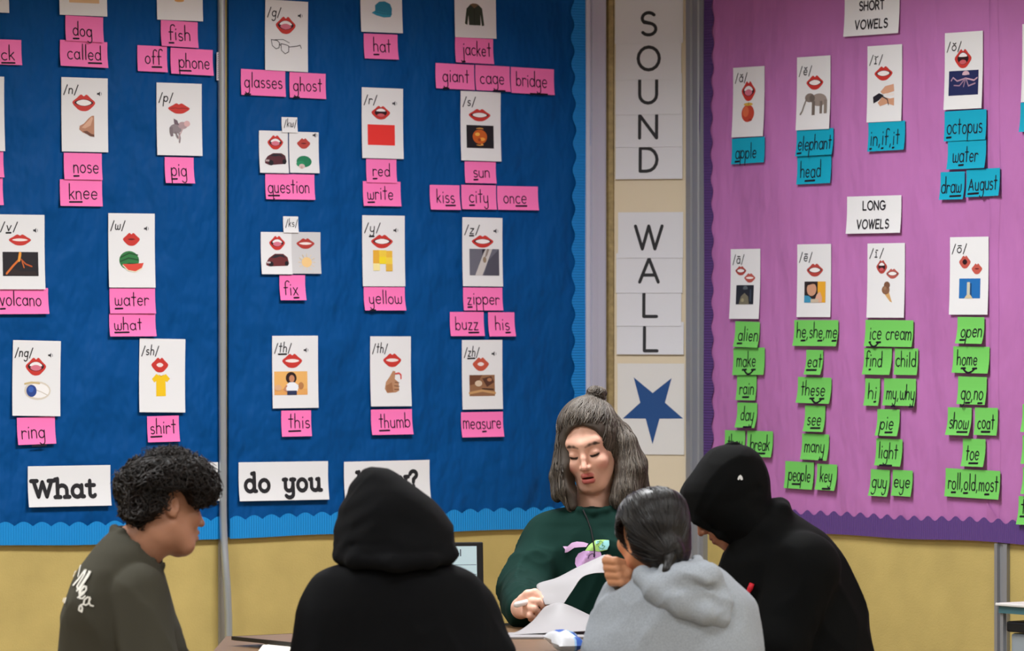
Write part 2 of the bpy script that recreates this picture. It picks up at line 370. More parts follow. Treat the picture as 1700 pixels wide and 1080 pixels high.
def lips(cx, cy, w_, h, kind, red='c9372f'):
    a, b = w_ / 2, h / 2
    def cr(P, n=4):
        out = []; m = len(P)
        for i in range(m):
            p0, p1, p2, p3 = P[i - 1], P[i], P[(i + 1) % m], P[(i + 2) % m]
            for t in [k / n for k in range(n)]:
                out.append(tuple(.5 * (2 * p1[d] + (p2[d] - p0[d]) * t + (2 * p0[d] - 5 * p1[d] + 4 * p2[d] - p3[d]) * t * t + (3 * p1[d] - p0[d] - 3 * p2[d] + p3[d]) * t ** 3) for d in (0, 1)))
        return out
    up = .8 if kind not in ('round', 'pucker') else .95
    O = cr([(-1, 0), (-.62, -.55), (-.25, -1), (0, -.8), (.25, -1), (.62, -.55), (1, 0), (.62, .68), (.25, 1), (-.25, 1), (-.62, .68)])
    it = [('P', [(cx + x * a, cy + y * b) for x, y in O], red)]
    lens = lambda sx, sy, dy=0, top=1.0, bot=1.0: [(cx + a * sx * math.cos(t), cy + b * (dy + sy * (bot if math.sin(t) > 0 else top) * math.sin(t) * (1 - .25 * math.cos(t) ** 2))) for t in [k * math.pi / 9 for k in range(18)]]
    if kind == 'closed': it.append(('L', [(cx - a * .8, cy), (cx - a * .3, cy - b * .1), (cx, cy + b * .05), (cx + a * .3, cy - b * .1), (cx + a * .8, cy)], 1.0, '8a2420'))
    elif kind == 'pucker': it += [('P', lens(.42, .14), '6e1c1c')]
    elif kind == 'teeth': it += [('P', lens(.82, .42), '3b1a1c'), ('P', lens(.66, .38), 'f3eeec')]
    elif kind == 'smile': it += [('P', lens(.7, .26), 'f3e4e0')]
    elif kind == 'tongue': it += [('P', lens(.8, .55), '3a1417'), ('P', lens(.62, .45, -.08, 1, .25), 'f3ecec'), ('P', lens(.55, .34, .16), 'd9788c')]
    elif kind == 'open': it += [('P', lens(.66, .68), '2c0f12'), ('P', lens(.5, .5, -.22, .8, .1), 'f3ecec'), ('P', lens(.42, .26, .38), 'cf5f66')]
    elif kind == 'round': it += [('P', lens(.4, .3), 'f0dedb')]
    elif kind == 'hole': it += [('P', lens(.42, .45), '2a0d10')]
    return it

BC, PC = 'sound cards on the blue board', 'vowel cards on the purple board'
def card(wall, box, label, phon=None, mouths=(), pic=None, tilt=0.0, icon=None, und=False, px=None, m=None):
    p = Paper('sound_card', wall, box, m or WHITEP, tilt, lift=.003 + random.random() * .004, off=.003)
    u0, v0, u1, v1 = box
    tag(p.o, label, 'picture card', BC if wall == 'blue' else PC)
    if phon:
        wd = (.29 if wall == 'blue' else .36) * (u1 - u0) * (1 if len(phon) < 4 else 1.2 if u1 - u0 > 40 else 2.6)
        t = phon if not und else phon[0] + '[' + phon[1:-1] + ']' + phon[-1]
        vb = v0 + (27 if px is None else px)
        p.text('printed_sound', t, u0 + 4, u0 + 4 + wd, vb, 8.5 if u1 - u0 > 40 else 7, .0034 if u1 - u0 > 40 else .0024, PRINT, slant=.12, uw=1, gap=.4)
    for m_ in mouths: p.picture('mouth_picture', lips(*m_))
    if pic: p.picture('word_picture', pic)
    if icon:
        a, b = icon; p.picture('speaker_icon', [('P', [(a - 4, b - 1.5), (a - 1.5, b - 1.5), (a + 1, b - 4), (a + 1, b + 4), (a - 1.5, b + 1.5), (a - 4, b + 1.5)], '333338'), ('L', [(a + 2.8, b - 2), (a + 3.4, b), (a + 2.8, b + 2)], .8, '555560')])
    return p

NGROUP = {'p': 'pink word notes on the blue board', 't': 'teal word notes on the purple board', 'g': 'green word notes on the purple board'}
NNAME = {'p': 'pink', 't': 'teal', 'g': 'green'}
def note(kind, box, text, where, tu=None, tilt=0.0, vb=None, extra=None, xh=None):
    wall = 'blue' if kind == 'p' else 'purple'; u0, v0, u1, v1 = box
    lift = .004 + random.random() * .004 if kind != 'g' else .005 + random.random() * .007
    p = Paper('word_note', wall, box, PAPER[kind], tilt, lift=lift, off=(.003 if kind == 'p' else .0045) + random.random() * .001, corner=random.random() * .003)
    plain = text.replace('[', '').replace(']', '')
    tag(p.o, where if not text else f"{NNAME[kind]} paper note with the handwritten word{'s' if ',' in plain or ' ' in plain else ''} {plain}{where}", 'note', NGROUP[kind])
    if text:
        hh = v1 - v0
        if tu is None:
            W = layout(text)[2]; adv = (11.2 if wall == 'blue' else 8.4) * W; cx = (u0 + u1) / 2; mw = (u1 - u0) * .86; adv = min(adv, mw); tu = (cx - adv / 2, cx + adv / 2)
        p.text('handwriting', text, tu[0], tu[1], vb or v0 + hh * .70, xh or hh * .29, (.0034 if wall == 'blue' else .0040), jitter=.05, extra=extra)
        # the faint fold or ruled edge of the index card
    return p
# ------------------------------------------------------------------ bulletin boards
def wl(wall, u, v=800, off=.0):
    """distance along the wall for a picture column"""
    p0, e, n = WALLS[wall]; return float(np.dot(on_wall(wall, u, v, off) - p0, e))
ZB_B = .945; ZB_P = .945
ZB_B = float(on_wall('blue', 900, 874, .012)[2]); ZB_P = float(on_wall('purple', 1430, 886, .012)[2]); ZTOP = 2.78
BLUEP = mat('blue_board_paper', (0, 74, 138), .62, spec=.12, noise=(2.2, .05), bump=(4.2, 1.0, .09, (1, .55, 1)))
PURPP = mat('purple_board_paper', (186, 116, 178), .6, spec=.15, noise=(2.0, .05), bump=(3.2, 1.0, .05, (1.3, .5, 1)))
def board(name, wall, s0, s1, z0, z1, m, label):
    p0, e, n = WALLS[wall]; M = wmatrix(e, n, (p0[0], p0[1], 0))
    b = MB(); b.box((s0, z0, .001), (s1, z1, .011)); o = b.build(name, m, matrix=M)
    return tag(o, label, 'bulletin board')
sL = wl('blue', 369); sE = wl('blue', 973)
board('bulletin_board', 'blue', -3.4, sL - .016, ZB_B, ZTOP, BLUEP, 'blue paper covered board on the far side of the grey pole, with the what card')
board('bulletin_board', 'blue', sL + .016, sE, ZB_B, ZTOP, BLUEP, 'large blue paper covered board between the grey pole and the pillar')
pS = wl('purple', 1168); pSeam = wl('purple', 1650)
board('bulletin_board', 'purple', pS, pSeam + .002, ZB_P, ZTOP, PURPP, 'purple paper covered board with vowel cards beside the pillar')
board('bulletin_board', 'purple', pSeam + .004, pSeam + 2.2, ZB_P, ZTOP, PURPP, 'purple paper board beyond the paper seam at the frame edge')
# loose vertical fold of paper along the seam
def seam():
    p0, e, n = WALLS['purple']; M = wmatrix(e, n, (p0[0], p0[1], 0)); V = []; Fc = []
    N = 40
    for j in range(N + 1):
        z = ZB_P + .055 + (ZTOP - ZB_P - .06) * j / N
        wob = .006 * math.sin(z * 7) + .004 * math.sin(z * 17)
        for k, (dx, dz) in enumerate(((-.006, .0115), (-.004 + wob * .2, .0138), (.012 + wob * .5, .0136), (.036 + wob * .6, .0115))): V.append((pSeam + dx, z, dz))
    for j in range(N):
        for k in range(3): Fc.append((j * 4 + k, j * 4 + k + 1, j * 4 + k + 5, j * 4 + k + 4))
    o = link('paper_seam', V, Fc, PURPP, matrix=M, smooth=True)
    V2 = [(pSeam - .012, ZB_P + .05, .014), (pSeam + .045, ZB_P + .055, .014), (pSeam - .010, ZB_P + .115, .020)]
    link('folded_corner', V2, [(0, 1, 2)], PURPP, o)
    tag(o, 'overlapping vertical edge of purple paper with a folded bottom corner', 'paper edge')
seam()

def scallop(name, wall, a, b, base, height, m, label, vertical=False, flip=1, period=.0615, amp=.0135, sine=False):
    """die-cut wavy border: straight edge at base, waves on the other side"""
    p0, e, n = WALLS[wall]; M = wmatrix(e, n, (p0[0], p0[1], 0)); V = []; Fc = []; L = b - a; N = max(8, int(abs(L) / period * 12))
    for i in range(N + 1):
        t = a + L * i / N; ph = (t / period) % 1.0
        y = height - amp * ((.5 + .5 * math.cos(2 * math.pi * ph)) if sine else (1 - math.sin(math.pi * ph) ** .9))
        wob = .0025 * math.sin(t * 5.1 + 1) + .0018 * math.sin(t * 11)
        z = .0135 + .003 * (0.5 + .5 * math.sin(t * 6.3))
        for q in (wob, wob + y * .5, wob + y): V.append((base + flip * q, t, z) if vertical else (t, base + flip * q, z))
    for i in range(N):
        for k in range(2):
            q = (i * 3 + k, i * 3 + 3 + k, i * 3 + 4 + k, i * 3 + 1 + k)
            Fc.append(q if (flip > 0) != vertical else q[::-1])
    return tag(link(name, V, Fc, m, matrix=M), label, 'border strip', 'wavy border strips')
BT = rib_mat('blue_border_card', (10, 138, 212), 'X', .0085); BTV = rib_mat('blue_border_card_upright', (10, 128, 205), 'Y', .0085)
PT = rib_mat('purple_border_card', (92, 62, 130), 'X', .0085); PTV = rib_mat('purple_border_card_upright', (84, 54, 118), 'Y', .0085)
HB = .068
scallop('wavy_border', 'blue', -3.4, sL - .014, ZB_B - .004, HB, BT, 'bright blue wavy border under the board with the what card')
scallop('wavy_border', 'blue', sL + .018, sE, ZB_B - .004, HB, BT, 'bright blue wavy border under the larger blue board, meeting the yellow wall')
scallop('wavy_border', 'blue', ZB_B + .070, ZTOP, sE + .001, wl('blue', 973) - wl('blue', 944), BTV, 'upright bright blue wavy border beside the metal frame of the pillar', True, -1, .083, .014, True)
scallop('wavy_border', 'purple', pS + .002, pSeam + 2.2, ZB_P - .004, HB + .002, PT, 'dark purple wavy border along the bottom of the purple board', sine=True, period=.062, amp=.0145)
scallop('wavy_border', 'purple', ZB_P + .072, ZTOP, pS + .001, wl('purple', 1190) - wl('purple', 1168), PTV, 'upright dark purple wavy border beside the grey frame', True, 1, .077, .011, True)

# metal frames each side of the pillar (fixed trim)
ALU = mat('aluminium_frame', (196, 196, 212), .38, metal=.15, spec=.5)
GREYM = mat('grey_metal', (150, 152, 158), .38, metal=.35)
GOLD = mat('gold_edge_strip', (158, 138, 96), .5, metal=.2, noise=(60, .22))
def strip(name, wall, profile, z0, z1, m, label=None):
    p0, e, n = WALLS[wall]; M = wmatrix(e, n, (p0[0], p0[1], 0)); N = len(profile)
    V = [(x, z0, d) for x, d in profile] + [(x, z1, d) for x, d in profile]
    Fc = [[i, (i + 1) % N, N + (i + 1) % N, N + i] for i in range(N)] + [list(range(N))[::-1], list(range(N, 2 * N))]
    return st(link(name, V, Fc, m, matrix=M))
a0, a1 = wl('blue', 973.5, off=.02), wl('blue', 1007, off=.02); wd = a1 - a0
strip('trim_1', 'blue', [(a0, 0), (a0, .020), (a0 + wd * .14, .024), (a0 + wd * .17, .016), (a0 + wd * .26, .016), (a0 + wd * .28, .022), (a0 + wd * .52, .022), (a0 + wd * .54, .019), (a0 + wd * .9, .021), (a1, .018), (a1, 0)], 0, CEIL, ALU)
strip('trim_2', 'pillar', [(wl('pillar', 1007.5), 0), (wl('pillar', 1007.5), .006), (wl('pillar', 1012), .011), (wl('pillar', 1019), .010), (wl('pillar', 1020), 0)], 0, CEIL, GOLD)
b0, b1 = wl('purple', 1139, off=.015), wl('purple', 1168.5, off=.015); wd = b1 - b0
strip('trim_3', 'purple', [(b0, 0), (b0, .016), (b0 + wd * .30, .020), (b0 + wd * .34, .014), (b0 + wd * .45, .014), (b0 + wd * .5, .021), (b0 + wd * .72, .021), (b0 + wd * .76, .016), (b1, .018), (b1, 0)], 0, CEIL, GREYM)
# grey post on the yellow wall under the seam of the purple boards
q0, q1 = wl('purple', 1648, off=.02), wl('purple', 1668, off=.02); wd = q1 - q0
strip('trim_4', 'purple', [(q0, 0), (q0, .014), (q0 + wd * .32, .018), (q0 + wd * .36, .008), (q0 + wd * .62, .006), (q0 + wd * .68, .012), (q1, .012), (q1, 0)], 0, ZB_P - .004, GREYM)
# flat joint strip and conduit pole between the blue boards
c0, c1 = wl('blue', 362), wl('blue', 372)
strip('trim_5', 'blue', [(c0, 0), (c0, .008), (c1, .008), (c1, 0)], 0, ZB_B, mat('joint_strip', (150, 146, 136), .5))
def pole():
    t = tag(empty('conduit_pole', on_wall('blue', 369, 900, .03) * np.array([1, 1, 0])), 'grey metal conduit running up the wall between the two blue boards', 'pole')
    pts = [on_wall('blue', u, v, off) for u, v, off in ((367, -260, .020), (368, 200, .020), (369, 600, .021), (370, 800, .022), (370.5, 860, .024), (372, 900, .03), (374.5, 940, .04), (377, 975, .046), (378.5, 1010, .048), (379.5, 1060, .048), (380, 1390, .046))]
    P = [Vector(p) for p in pts]; S = []
    for i in range(len(P) - 1):
        p0, p1, p2, p3 = P[max(i - 1, 0)], P[i], P[i + 1], P[min(i + 2, len(P) - 1)]
        for k in range(6):
            q = k / 6; S.append(.5 * (2 * p1 + (p2 - p0) * q + (2 * p0 - 5 * p1 + 4 * p2 - p3) * q * q + (3 * p1 - p0 - 3 * p2 + p3) * q ** 3))
    S.append(P[-1]); base = Vector(t.location)
    b = MB(); b.tube([p - base for p in S], .0115, 14); b.build('pipe', mat('conduit_steel', (178, 184, 188), .32, metal=.55), t, smooth=True)
    for v in (340, 760):
        c = Vector(on_wall('blue', 369, v, .012)) - base; b = MB(); e = Vector(EB)
        b.tube([c - e * .018 + Vector(NB) * .002, c - e * .014 + Vector(NB) * .018, c + e * .014 + Vector(NB) * .018, c + e * .018 + Vector(NB) * .002], .0035, 6)
    c = on_wall('blue', 361.5, 110, .022); M = wmatrix(EB, NB, c)
    o = link('label_strip', [(-.004, -.042, 0), (.004, -.042, 0), (.004, .042, 0), (-.004, .042, 0)], [(0, 1, 2, 3)], mat('label_paper', (205, 196, 206), .5), matrix=M)
    V, Fc = ribbons([[(.0, y), (.0022, y + .003)] for y in np.linspace(-.036, .034, 12)], .0018)
    link('fine_print', [(x, y, .0006) for x, y in V], Fc, PRINT, o); tag(o, 'tiny upright printed label strip stuck beside the conduit pole', 'label')
pole()

# ------------------------------------------------------------------ pillar sheets: SOUND WALL and the star
SHEET = mat('white_sheet', (222, 222, 228), .45, spec=.35)
LETTER = mat('letter_black', (38, 38, 42), .6)
def sheet(box, ch, geo, label, off, xw=None):
    p = Paper('letter_sheet', 'pillar', box, SHEET, lift=.003, off=off)
    tag(p.o, label, 'sign sheet', 'letter sheets on the pillar')
    u0, u1, vt, vb = geo
    p.text('printed_letter', ch, u0, u1, vb, (vb - vt) / 1.4, .0105, LETTER)
S_ = [('S', (1021, -12, 1134, 72), (1064, 1091, 21, 58)), ('O', (1022, 62, 1131, 132), (1059.5, 1096, 78, 116)), ('U', (1022, 122, 1132, 190), (1062, 1093, 132, 171)),
      ('N', (1022, 178, 1133, 244), (1062, 1093, 191, 229)), ('D', (1022, 233, 1133, 297), (1063, 1093, 246, 284))]
for i, (ch, box, geo) in enumerate(S_): sheet(box, ch, geo, f'white sheet with the black capital letter {ch} on the pillar', .002 + .001 * i)
W_ = [('W', (1026, 352, 1134, 428), (1055, 1101, 375, 413), 'white sheet with the black capital letter W on the pillar'), ('A', (1023, 420, 1133, 486), (1062, 1095, 429, 468), 'white sheet with the black capital letter A on the pillar'),
      ('L', (1024, 478, 1131, 541), (1069, 1093, 486, 525), 'white sheet with a black capital L directly below the letter A'), ('L', (1024, 534, 1135, 588), (1070, 1094, 543, 582), 'white sheet with a black capital L directly above the star sheet')]
for i, (ch, box, geo, lb) in enumerate(W_): sheet(box, ch, geo, lb, .002 + .001 * i)
p = Paper('star_sheet', 'pillar', (1025, 603, 1136, 754), mat('laminated_sheet', (226, 224, 222), .25, spec=.5, coat=.4), lift=.002, off=.002)
tag(p.o, 'white laminated sheet with a dark blue five-pointed star on the pillar', 'sign sheet')
star = [(1052, 626), (1083.5, 652), (1115, 627), (1104, 668), (1134, 694), (1095, 694.5), (1083.5, 737), (1072, 694.5), (1034, 694.5), (1063, 668)]
p.picture('printed_star', [('P', star, '1b4a86')])
# ------------------------------------------------------------------ sound cards, blue boards
def _b(label, *a, **k): return card('blue', a[0], label, *a[1:], **k)
_b('white card at the frame edge above the note ending in ck', (-62, -100, 14, 20))
_b('white picture card above the note dog, with a tan picture', (98, -96, 177, 26), '/d/', [(138, -48, 36, 26, 'teeth')], [('R', 114, -36, 164, 5, 'e0b98c'), ('E', 139, -16, 14, 14, '8a5c3a')])
_b('white picture card above the note fish, with an orange picture', (260, -88, 336, 34), '/f/', [(297, -44, 36, 22, 'teeth')], [('E', 297, -12, 22, 12, 'd58a3c'), ('E', 297, 1, 8, 2.5, 'd9a25c')])
_b('white sound card with open mouth and a photographed nose', (102, 129, 179, 252), '/n/', [(139, 170.5, 38, 27, 'teeth')],
   [('P', [(147, 196), (152, 192), (156, 191.5), (156, 227), (150, 226), (146, 223), (137, 220), (131, 215), (132, 209), (139, 205)], 'b98468'), ('P', [(147, 199), (152, 193), (154, 196), (150, 208), (141, 213), (135, 212)], 'd8a98e'), ('P', [(137, 218), (144, 217), (151, 222), (156, 223), (156, 227), (149, 226)], '6d4230')], icon=(165, 155))
_b('white sound card with closed red lips and a grey piglet', (260, 138, 335, 258), '/p/', [(297, 180, 36, 17, 'closed')],
   [('E', 291, 214, 10, 8, '8f8488'), ('E', 303, 208, 8, 6, 'b49a9e'), ('P', [(289, 206), (288, 197), (294, 200), (297, 208)], '6f5f68'), ('E', 310, 205, 5, 5, 'dcb2b2'), ('P', [(281, 212), (286, 211), (287, 226), (283, 227), (281, 220)], '7c7076'), ('L', [(296, 219), (298, 229), (297, 236)], 3, '988a8e'), ('L', [(291, 220), (294, 228)], 3, '887b80'), ('L', [(303, 213), (299, 221), (295, 230)], 2, 'c4a9aa')], px=31)
_b('blank white card edge left of the nose card', (-70, 126, 7, 250))
_b('white sound card with smiling lips and an erupting volcano', (-3, 356, 74, 480), '/[v]/', [(33, 398, 37, 18, 'smile')],
   [('R', 4, 418, 63, 458, '1d1a20'), ('P', [(10, 456), (24, 434), (33, 422), (41, 434), (54, 445), (62, 457)], '2c2020'), ('L', [(10, 454), (22, 440), (31, 431)], 3.5, 'd9702a'), ('L', [(31, 432), (33, 420)], 5, 'f0a040'), ('L', [(34, 430), (42, 438), (52, 442)], 2.5, 'b95726'), ('L', [(36, 434), (39, 444)], 2, 'c86428')], icon=(59, 382))
_b('white sound card with puckered lips and a cut watermelon', (180, 354, 257, 477), '/w/', [(218, 397, 28, 21, 'pucker')],
   [('E', 214, 432, 16.5, 15.5, '2f7a42'), ('L', [(200, 427), (214, 420), (228, 423)], 2.2, '1c4d2a'), ('L', [(199, 434), (213, 428), (229, 431)], 2.2, '1c4d2a'), ('L', [(203, 441), (214, 437), (226, 438)], 2.2, '1c4d2a'), ('P', [(203, 438), (220, 438), (238, 436), (234, 446), (224, 450), (212, 449)], 'd94a3a'), ('L', [(203, 440), (212, 449), (224, 451), (235, 445)], 1.8, 'e9e2c4')], icon=(243, 379))
_b('white sound card with wide open mouth and a blue stone ring', (20.5, 565, 100, 690), '/ng/', [(59, 608, 34, 29, 'tongue')],
   [('E', 62, 648, 22, 15.5, 'd8cfc0'), ('E', 63, 648, 18.5, 12.2, 'f2f0ee'), ('L', [(41, 637), (52, 634.5), (65, 636)], 3, 'cdb682'), ('L', [(54, 645), (68, 650), (78, 655)], 1.2, 'c9c0b2'), ('E', 52, 648.5, 8.5, 10, '27458e'), ('E', 51, 646, 4.5, 5, '3a62b4')], tilt=1.4, icon=(83, 589))
_b('white sound card with rounded lips and a yellow shirt', (231, 562, 307, 684), '/sh/', [(265, 605.5, 28, 24, 'round')],
   [('P', [(259, 620.5), (264, 623), (270, 623), (275, 620.5), (282, 628), (277, 634), (274.5, 632), (275, 657), (259, 657.5), (259, 632), (256, 635), (252, 629)], 'f0c418'), ('L', [(264, 622), (267, 624.5), (271, 622)], 1, 'cf9d10')], tilt=1.1)
_b('white sound card with open mouth and drawn eyeglasses', (440, 1, 511, 118), '/g/', [(474, 42, 33, 28, 'tongue')],
   [('L', [(450, 67), (452, 77), (458, 82), (463, 80), (464, 72), (460, 68), (450, 67)], 1.2, '23232a'), ('L', [(466, 73), (467, 84), (473, 89.5), (479, 86), (479, 76), (473, 74), (466, 73)], 1.2, '23232a'), ('L', [(463, 74), (466, 76)], 1.2, '23232a'), ('L', [(479, 78), (492, 76), (498, 74), (500, 79)], 1.2, '23232a'), ('L', [(456, 67), (470, 66), (480, 71)], 1, '3a3a40')], tilt=.8, icon=(498, 25))
_b('white picture card above the note hat, with a teal cap', (598, -70, 667, 54), '/h/', [(632, -30, 30, 22, 'teeth')],
   [('P', [(622, 20), (622, 9), (629, 3), (638, 2), (647, 6), (650, 14), (649, 23), (640, 25)], '1f7f9e'), ('P', [(616, 22), (622, 18), (636, 21), (650, 22), (647, 28), (636, 29), (624, 26)], '2a93b2'), ('L', [(622, 20), (636, 23), (649, 23)], 1, '155f78')])
_b('white picture card above the note jacket, with a dark green jacket', (754.5, -70, 823, 63), '/j/', [(789, -28, 30, 22, 'teeth')],
   [('P', [(781, 7), (787, 10), (793, 7), (800, 14), (803, 42), (799, 43), (797, 24), (797, 42), (778, 42), (777, 26), (775, 42), (771, 40), (774, 15)], '2f3a2a'), ('L', [(787, 11), (787, 42)], 1, '151b13'), ('P', [(780, 8), (787, 14), (794, 8), (790, 6), (784, 6)], '6e5a3e')])
_b('small white tag with the sound kw above two little cards', (467.5, 194.5, 493.5, 220), '/kw/', px=16)
_b('little white card with open mouth and dark red car, above question', (430, 217, 478, 287), None, [(457, 236, 26, 23, 'tongue')],
   [('P', [(439, 266), (444, 259), (453, 254), (467, 254), (473, 258), (475, 268), (470, 272), (446, 274), (439, 271)], '55262e'), ('P', [(447, 259), (454, 255.5), (465, 255.5), (470, 260)], '23232b'), ('E', 449, 270, 4, 4.5, '131318'), ('E', 471, 268, 3.2, 4.2, '131318'), ('R', 440, 265, 446, 268, 'b9a6a6')])
_b('little white card with closed lips and a green bush, above question', (480, 219, 529, 287), None, [(504, 238, 22, 17, 'pucker', 'b8453c')],
   [('E', 504, 268, 12.5, 9.5, '1f7d55'), ('E', 498, 272, 7, 5, '2a8f62'), ('E', 500, 276, 5, 4, 'd7b9b6'), ('R', 498, 276, 501, 280, 'c7a49c')], icon=(523, 224))
_b('white sound card with parted lips and a plain red square', (600.5, 146, 669, 263), '/r/', [(632, 187, 31, 22, 'open')], [('R', 610, 207, 655, 241, 'e8352f')], tilt=.3, icon=(655, 171))
_b('white sound card with teeth and a glowing sun on black', (764.5, 152, 831, 267), '/s/', [(796, 191, 36, 20, 'teeth')],
   [('R', 774, 208, 819, 246, '17171b'), ('E', 796, 227, 15, 15, 'f0a94f'), ('E', 796, 227, 12, 12, 'c95f1e'), ('E', 792, 223, 4, 3, 'f3b04c'), ('E', 800, 231, 4.5, 3, 'f0a040'), ('E', 795, 232, 2.5, 2.5, '9c3d12')], tilt=.4, px=24)
_b('small white tag with the sound ks above two little cards', (470, 359, 495, 386), '/ks/', px=17)
_b('little white card with open mouth and red car, above fix', (433, 385, 484, 455), None, [(460, 403, 26, 23, 'tongue')],
   [('P', [(441, 436), (446, 428), (456, 421), (470, 421), (477, 427), (479, 437), (474, 441), (446, 442), (441, 440)], '6a2a2c'), ('P', [(449, 428), (457, 422.5), (469, 422.5), (474, 428)], '24242c'), ('E', 449, 438, 4, 4.2, '121217'), ('E', 475, 437, 3.2, 4, '121217'), ('R', 442, 434, 448, 437, 'c9bcbc')])
_b('little greyish card with thin lips and a pale sun, above fix', (484, 385, 532, 454), None, [(507, 404, 30, 17, 'smile', 'b23c34')],
   [('E', 508.5, 435, 8.5, 8.5, 'f0c98a')] + [('L', [(508.5 + 10 * math.cos(a), 435 + 10 * math.sin(a)), (508.5 + 14 * math.cos(a), 435 + 14 * math.sin(a))], .9, 'eed3a6') for a in np.linspace(0, 2 * math.pi, 12, endpoint=False)], m=mat('greyish_card', (206, 205, 206), .55))
_b('white sound card with teeth and yellow colour squares', (601.5, 357.5, 672, 475), '/[y]/', [(634, 400.5, 36, 22, 'teeth')],
   [('R', 619, 415, 629, 437, 'eab13a'), ('R', 629, 415, 641, 427, 'f4cf45'), ('R', 641, 416, 651, 428, 'eebb40'), ('R', 629, 426, 641, 438, 'f7dd2a'), ('R', 640, 427, 651, 438, 'f6d64a'), ('R', 619, 437, 630, 449, 'f8e9a2'), ('R', 640, 438, 651, 450, 'e6b84a')], icon=(657, 382))
_b('white sound card with teeth and a grey zipper photo', (767.5, 361, 834, 475), '/[z]/', [(801, 400.5, 36, 20, 'teeth')],
   [('R', 779, 413, 828, 457, '6a6a76'), ('P', [(805, 413), (817, 413), (800, 457), (788, 457)], 'c9c4c0'), ('P', [(808, 413), (812, 413), (805, 434), (801, 440)], '8d8078'), ('P', [(810, 432), (828, 413), (828, 457), (802, 457)], '4e4e5a'), ('E', 804, 431, 3, 5, '93806a'), ('P', [(800, 413), (806, 413), (800, 424)], '2b2b33')], tilt=.3, icon=(823, 383))
_b('white sound card with lips and a woman in a white shirt', (452, 557, 528, 677), '/[th]/', [(485, 598.5, 33, 23, 'smile')],
   [('R', 455, 616, 510, 655, 'ecb468'), ('R', 455, 645, 510, 655, 'e6a75f'), ('E', 483, 627, 9, 10, '2a1a18'), ('E', 484, 628, 4.5, 6, 'c98a66'), ('P', [(474, 639), (480, 634), (488, 634), (496, 640), (493, 649), (475, 649)], 'eef1f6'), ('R', 476, 648, 492, 655, '2b3556'), ('L', [(475, 640), (471, 646), (475, 649)], 3, 'c98a66'), ('E', 499, 640, 4.5, 6, 'b97f4e'), ('E', 461, 643, 6, 5, 'dfaf86')], icon=(508, 581))
_b('white sound card with lips and a thumbs up hand', (614.5, 558, 682, 674), '/th/', [(651, 597.5, 30, 22, 'smile')],
   [('P', [(640, 634), (647, 624), (652, 615), (656, 616), (655, 629), (661, 634), (662, 648), (656, 651), (642, 652), (638, 645)], 'b98a68'), ('P', [(640, 640), (650, 634), (652, 650), (641, 651)], 'a06e4c'), ('L', [(655, 634), (662, 635)], 1.2, '70452e'), ('L', [(654, 640), (662, 641)], 1.2, '70452e'), ('L', [(654, 646), (661, 646)], 1.2, '70452e'), ('L', [(656, 620), (662, 619), (665, 622), (665, 628)], 2.4, 'd84440')], tilt=.3)
_b('white sound card with rounded lips and brown hands measuring', (767, 564, 834, 679), '/[zh]/', [(798, 604, 27, 22, 'round', 'c4543f')],
   [('R', 779, 622, 821, 657, '94694a'), ('P', [(779, 622), (800, 622), (792, 636), (779, 640)], '6f4630'), ('E', 794, 636, 6, 5, 'd9c2a8'), ('P', [(800, 628), (815, 624), (820, 634), (808, 642)], '573426'), ('L', [(779, 652), (800, 648), (821, 652)], 4, 'c79a66'), ('L', [(800, 645), (818, 646)], 2, '3a2216'), ('E', 812, 630, 4, 3, 'b07a58')], icon=(820, 587))

# ------------------------------------------------------------------ pink notes
N_ = lambda *a, **k: note('p', *a, **k)
N_((-40, 65, 35.5, 107), '[ck]', ', its front letters outside the frame', (2, 23), vb=99)
N_((108.5, 27, 171, 69), '[d]og', '', (121, 152), vb=60, tilt=1)
N_((99.5, 68, 178, 111), 'call[ed]', '', (112, 167), vb=99, tilt=.8)
N_((267, 35, 328, 78), '[f]ish', '', (280, 315), vb=67, tilt=1.2)
N_((228, 76, 277, 119), 'o[ff]', '', (241, 267), vb=106, tilt=.6)
N_((283, 81, 353, 124), '[ph]one', '', (297, 347), vb=113, tilt=1)
N_((106, 254, 169, 298), '[n]ose', '', (122, 163), vb=287)
N_((99.5, 298, 169.5, 342), '[kn]ee', '', (115, 161), vb=330)
N_((-34, 251, 5.5, 294), '', 'pink note cut off by the frame edge, upper of the two beside nose')
N_((-38, 295, 4.5, 340), '', 'pink note cut off by the frame edge, lower of the two beside knee')
N_((273.5, 261, 321.5, 304), '[p]ig', '', (284, 309), vb=292)
N_((-12, 478, 80, 521), '[v]olcano', '', (0, 68), vb=507, tilt=-.3)
N_((182, 478, 257.5, 520), '[w]ater', ' under the watermelon card', (191, 246), vb=507)
N_((181.5, 520.5, 258, 558), '[wh]at', '', (190, 235), vb=547)
N_((28.5, 692, 91.5, 737), 'ri[ng]', '', (36, 74), vb=727, tilt=-1)
N_((244.5, 690, 297, 733), '[sh]irt', '', (250, 291), vb=719, tilt=-.5)
N_((400, 116, 473.5, 159), '[g]lasses', '', (406, 468), vb=146, tilt=.8)
N_((480.5, 121, 540.5, 163), '[g]host', '', (487, 534), vb=151, tilt=.8)
N_((440.5, 289, 522, 331), '[qu]estion', '', (445, 513), vb=320)
N_((464, 456.5, 506.5, 498), 'fi[x]', '', (471, 494), vb=489)
N_((467, 681, 516.5, 724), '[th]is', '', (479, 514), vb=710)
N_((604, 56.5, 660, 98), '[h]at', '', (620, 648), vb=86)
N_((608, 264, 658, 303), '[r]ed', '', (619, 647), vb=292)
N_((602.5, 301, 665, 342), '[w]rite', '', (610, 652), vb=331)
N_((604, 476, 672, 515), '[y]ellow', '', (613, 666), vb=504)
N_((616, 679, 684, 721), '[th]umb', '', (629, 680), vb=709)
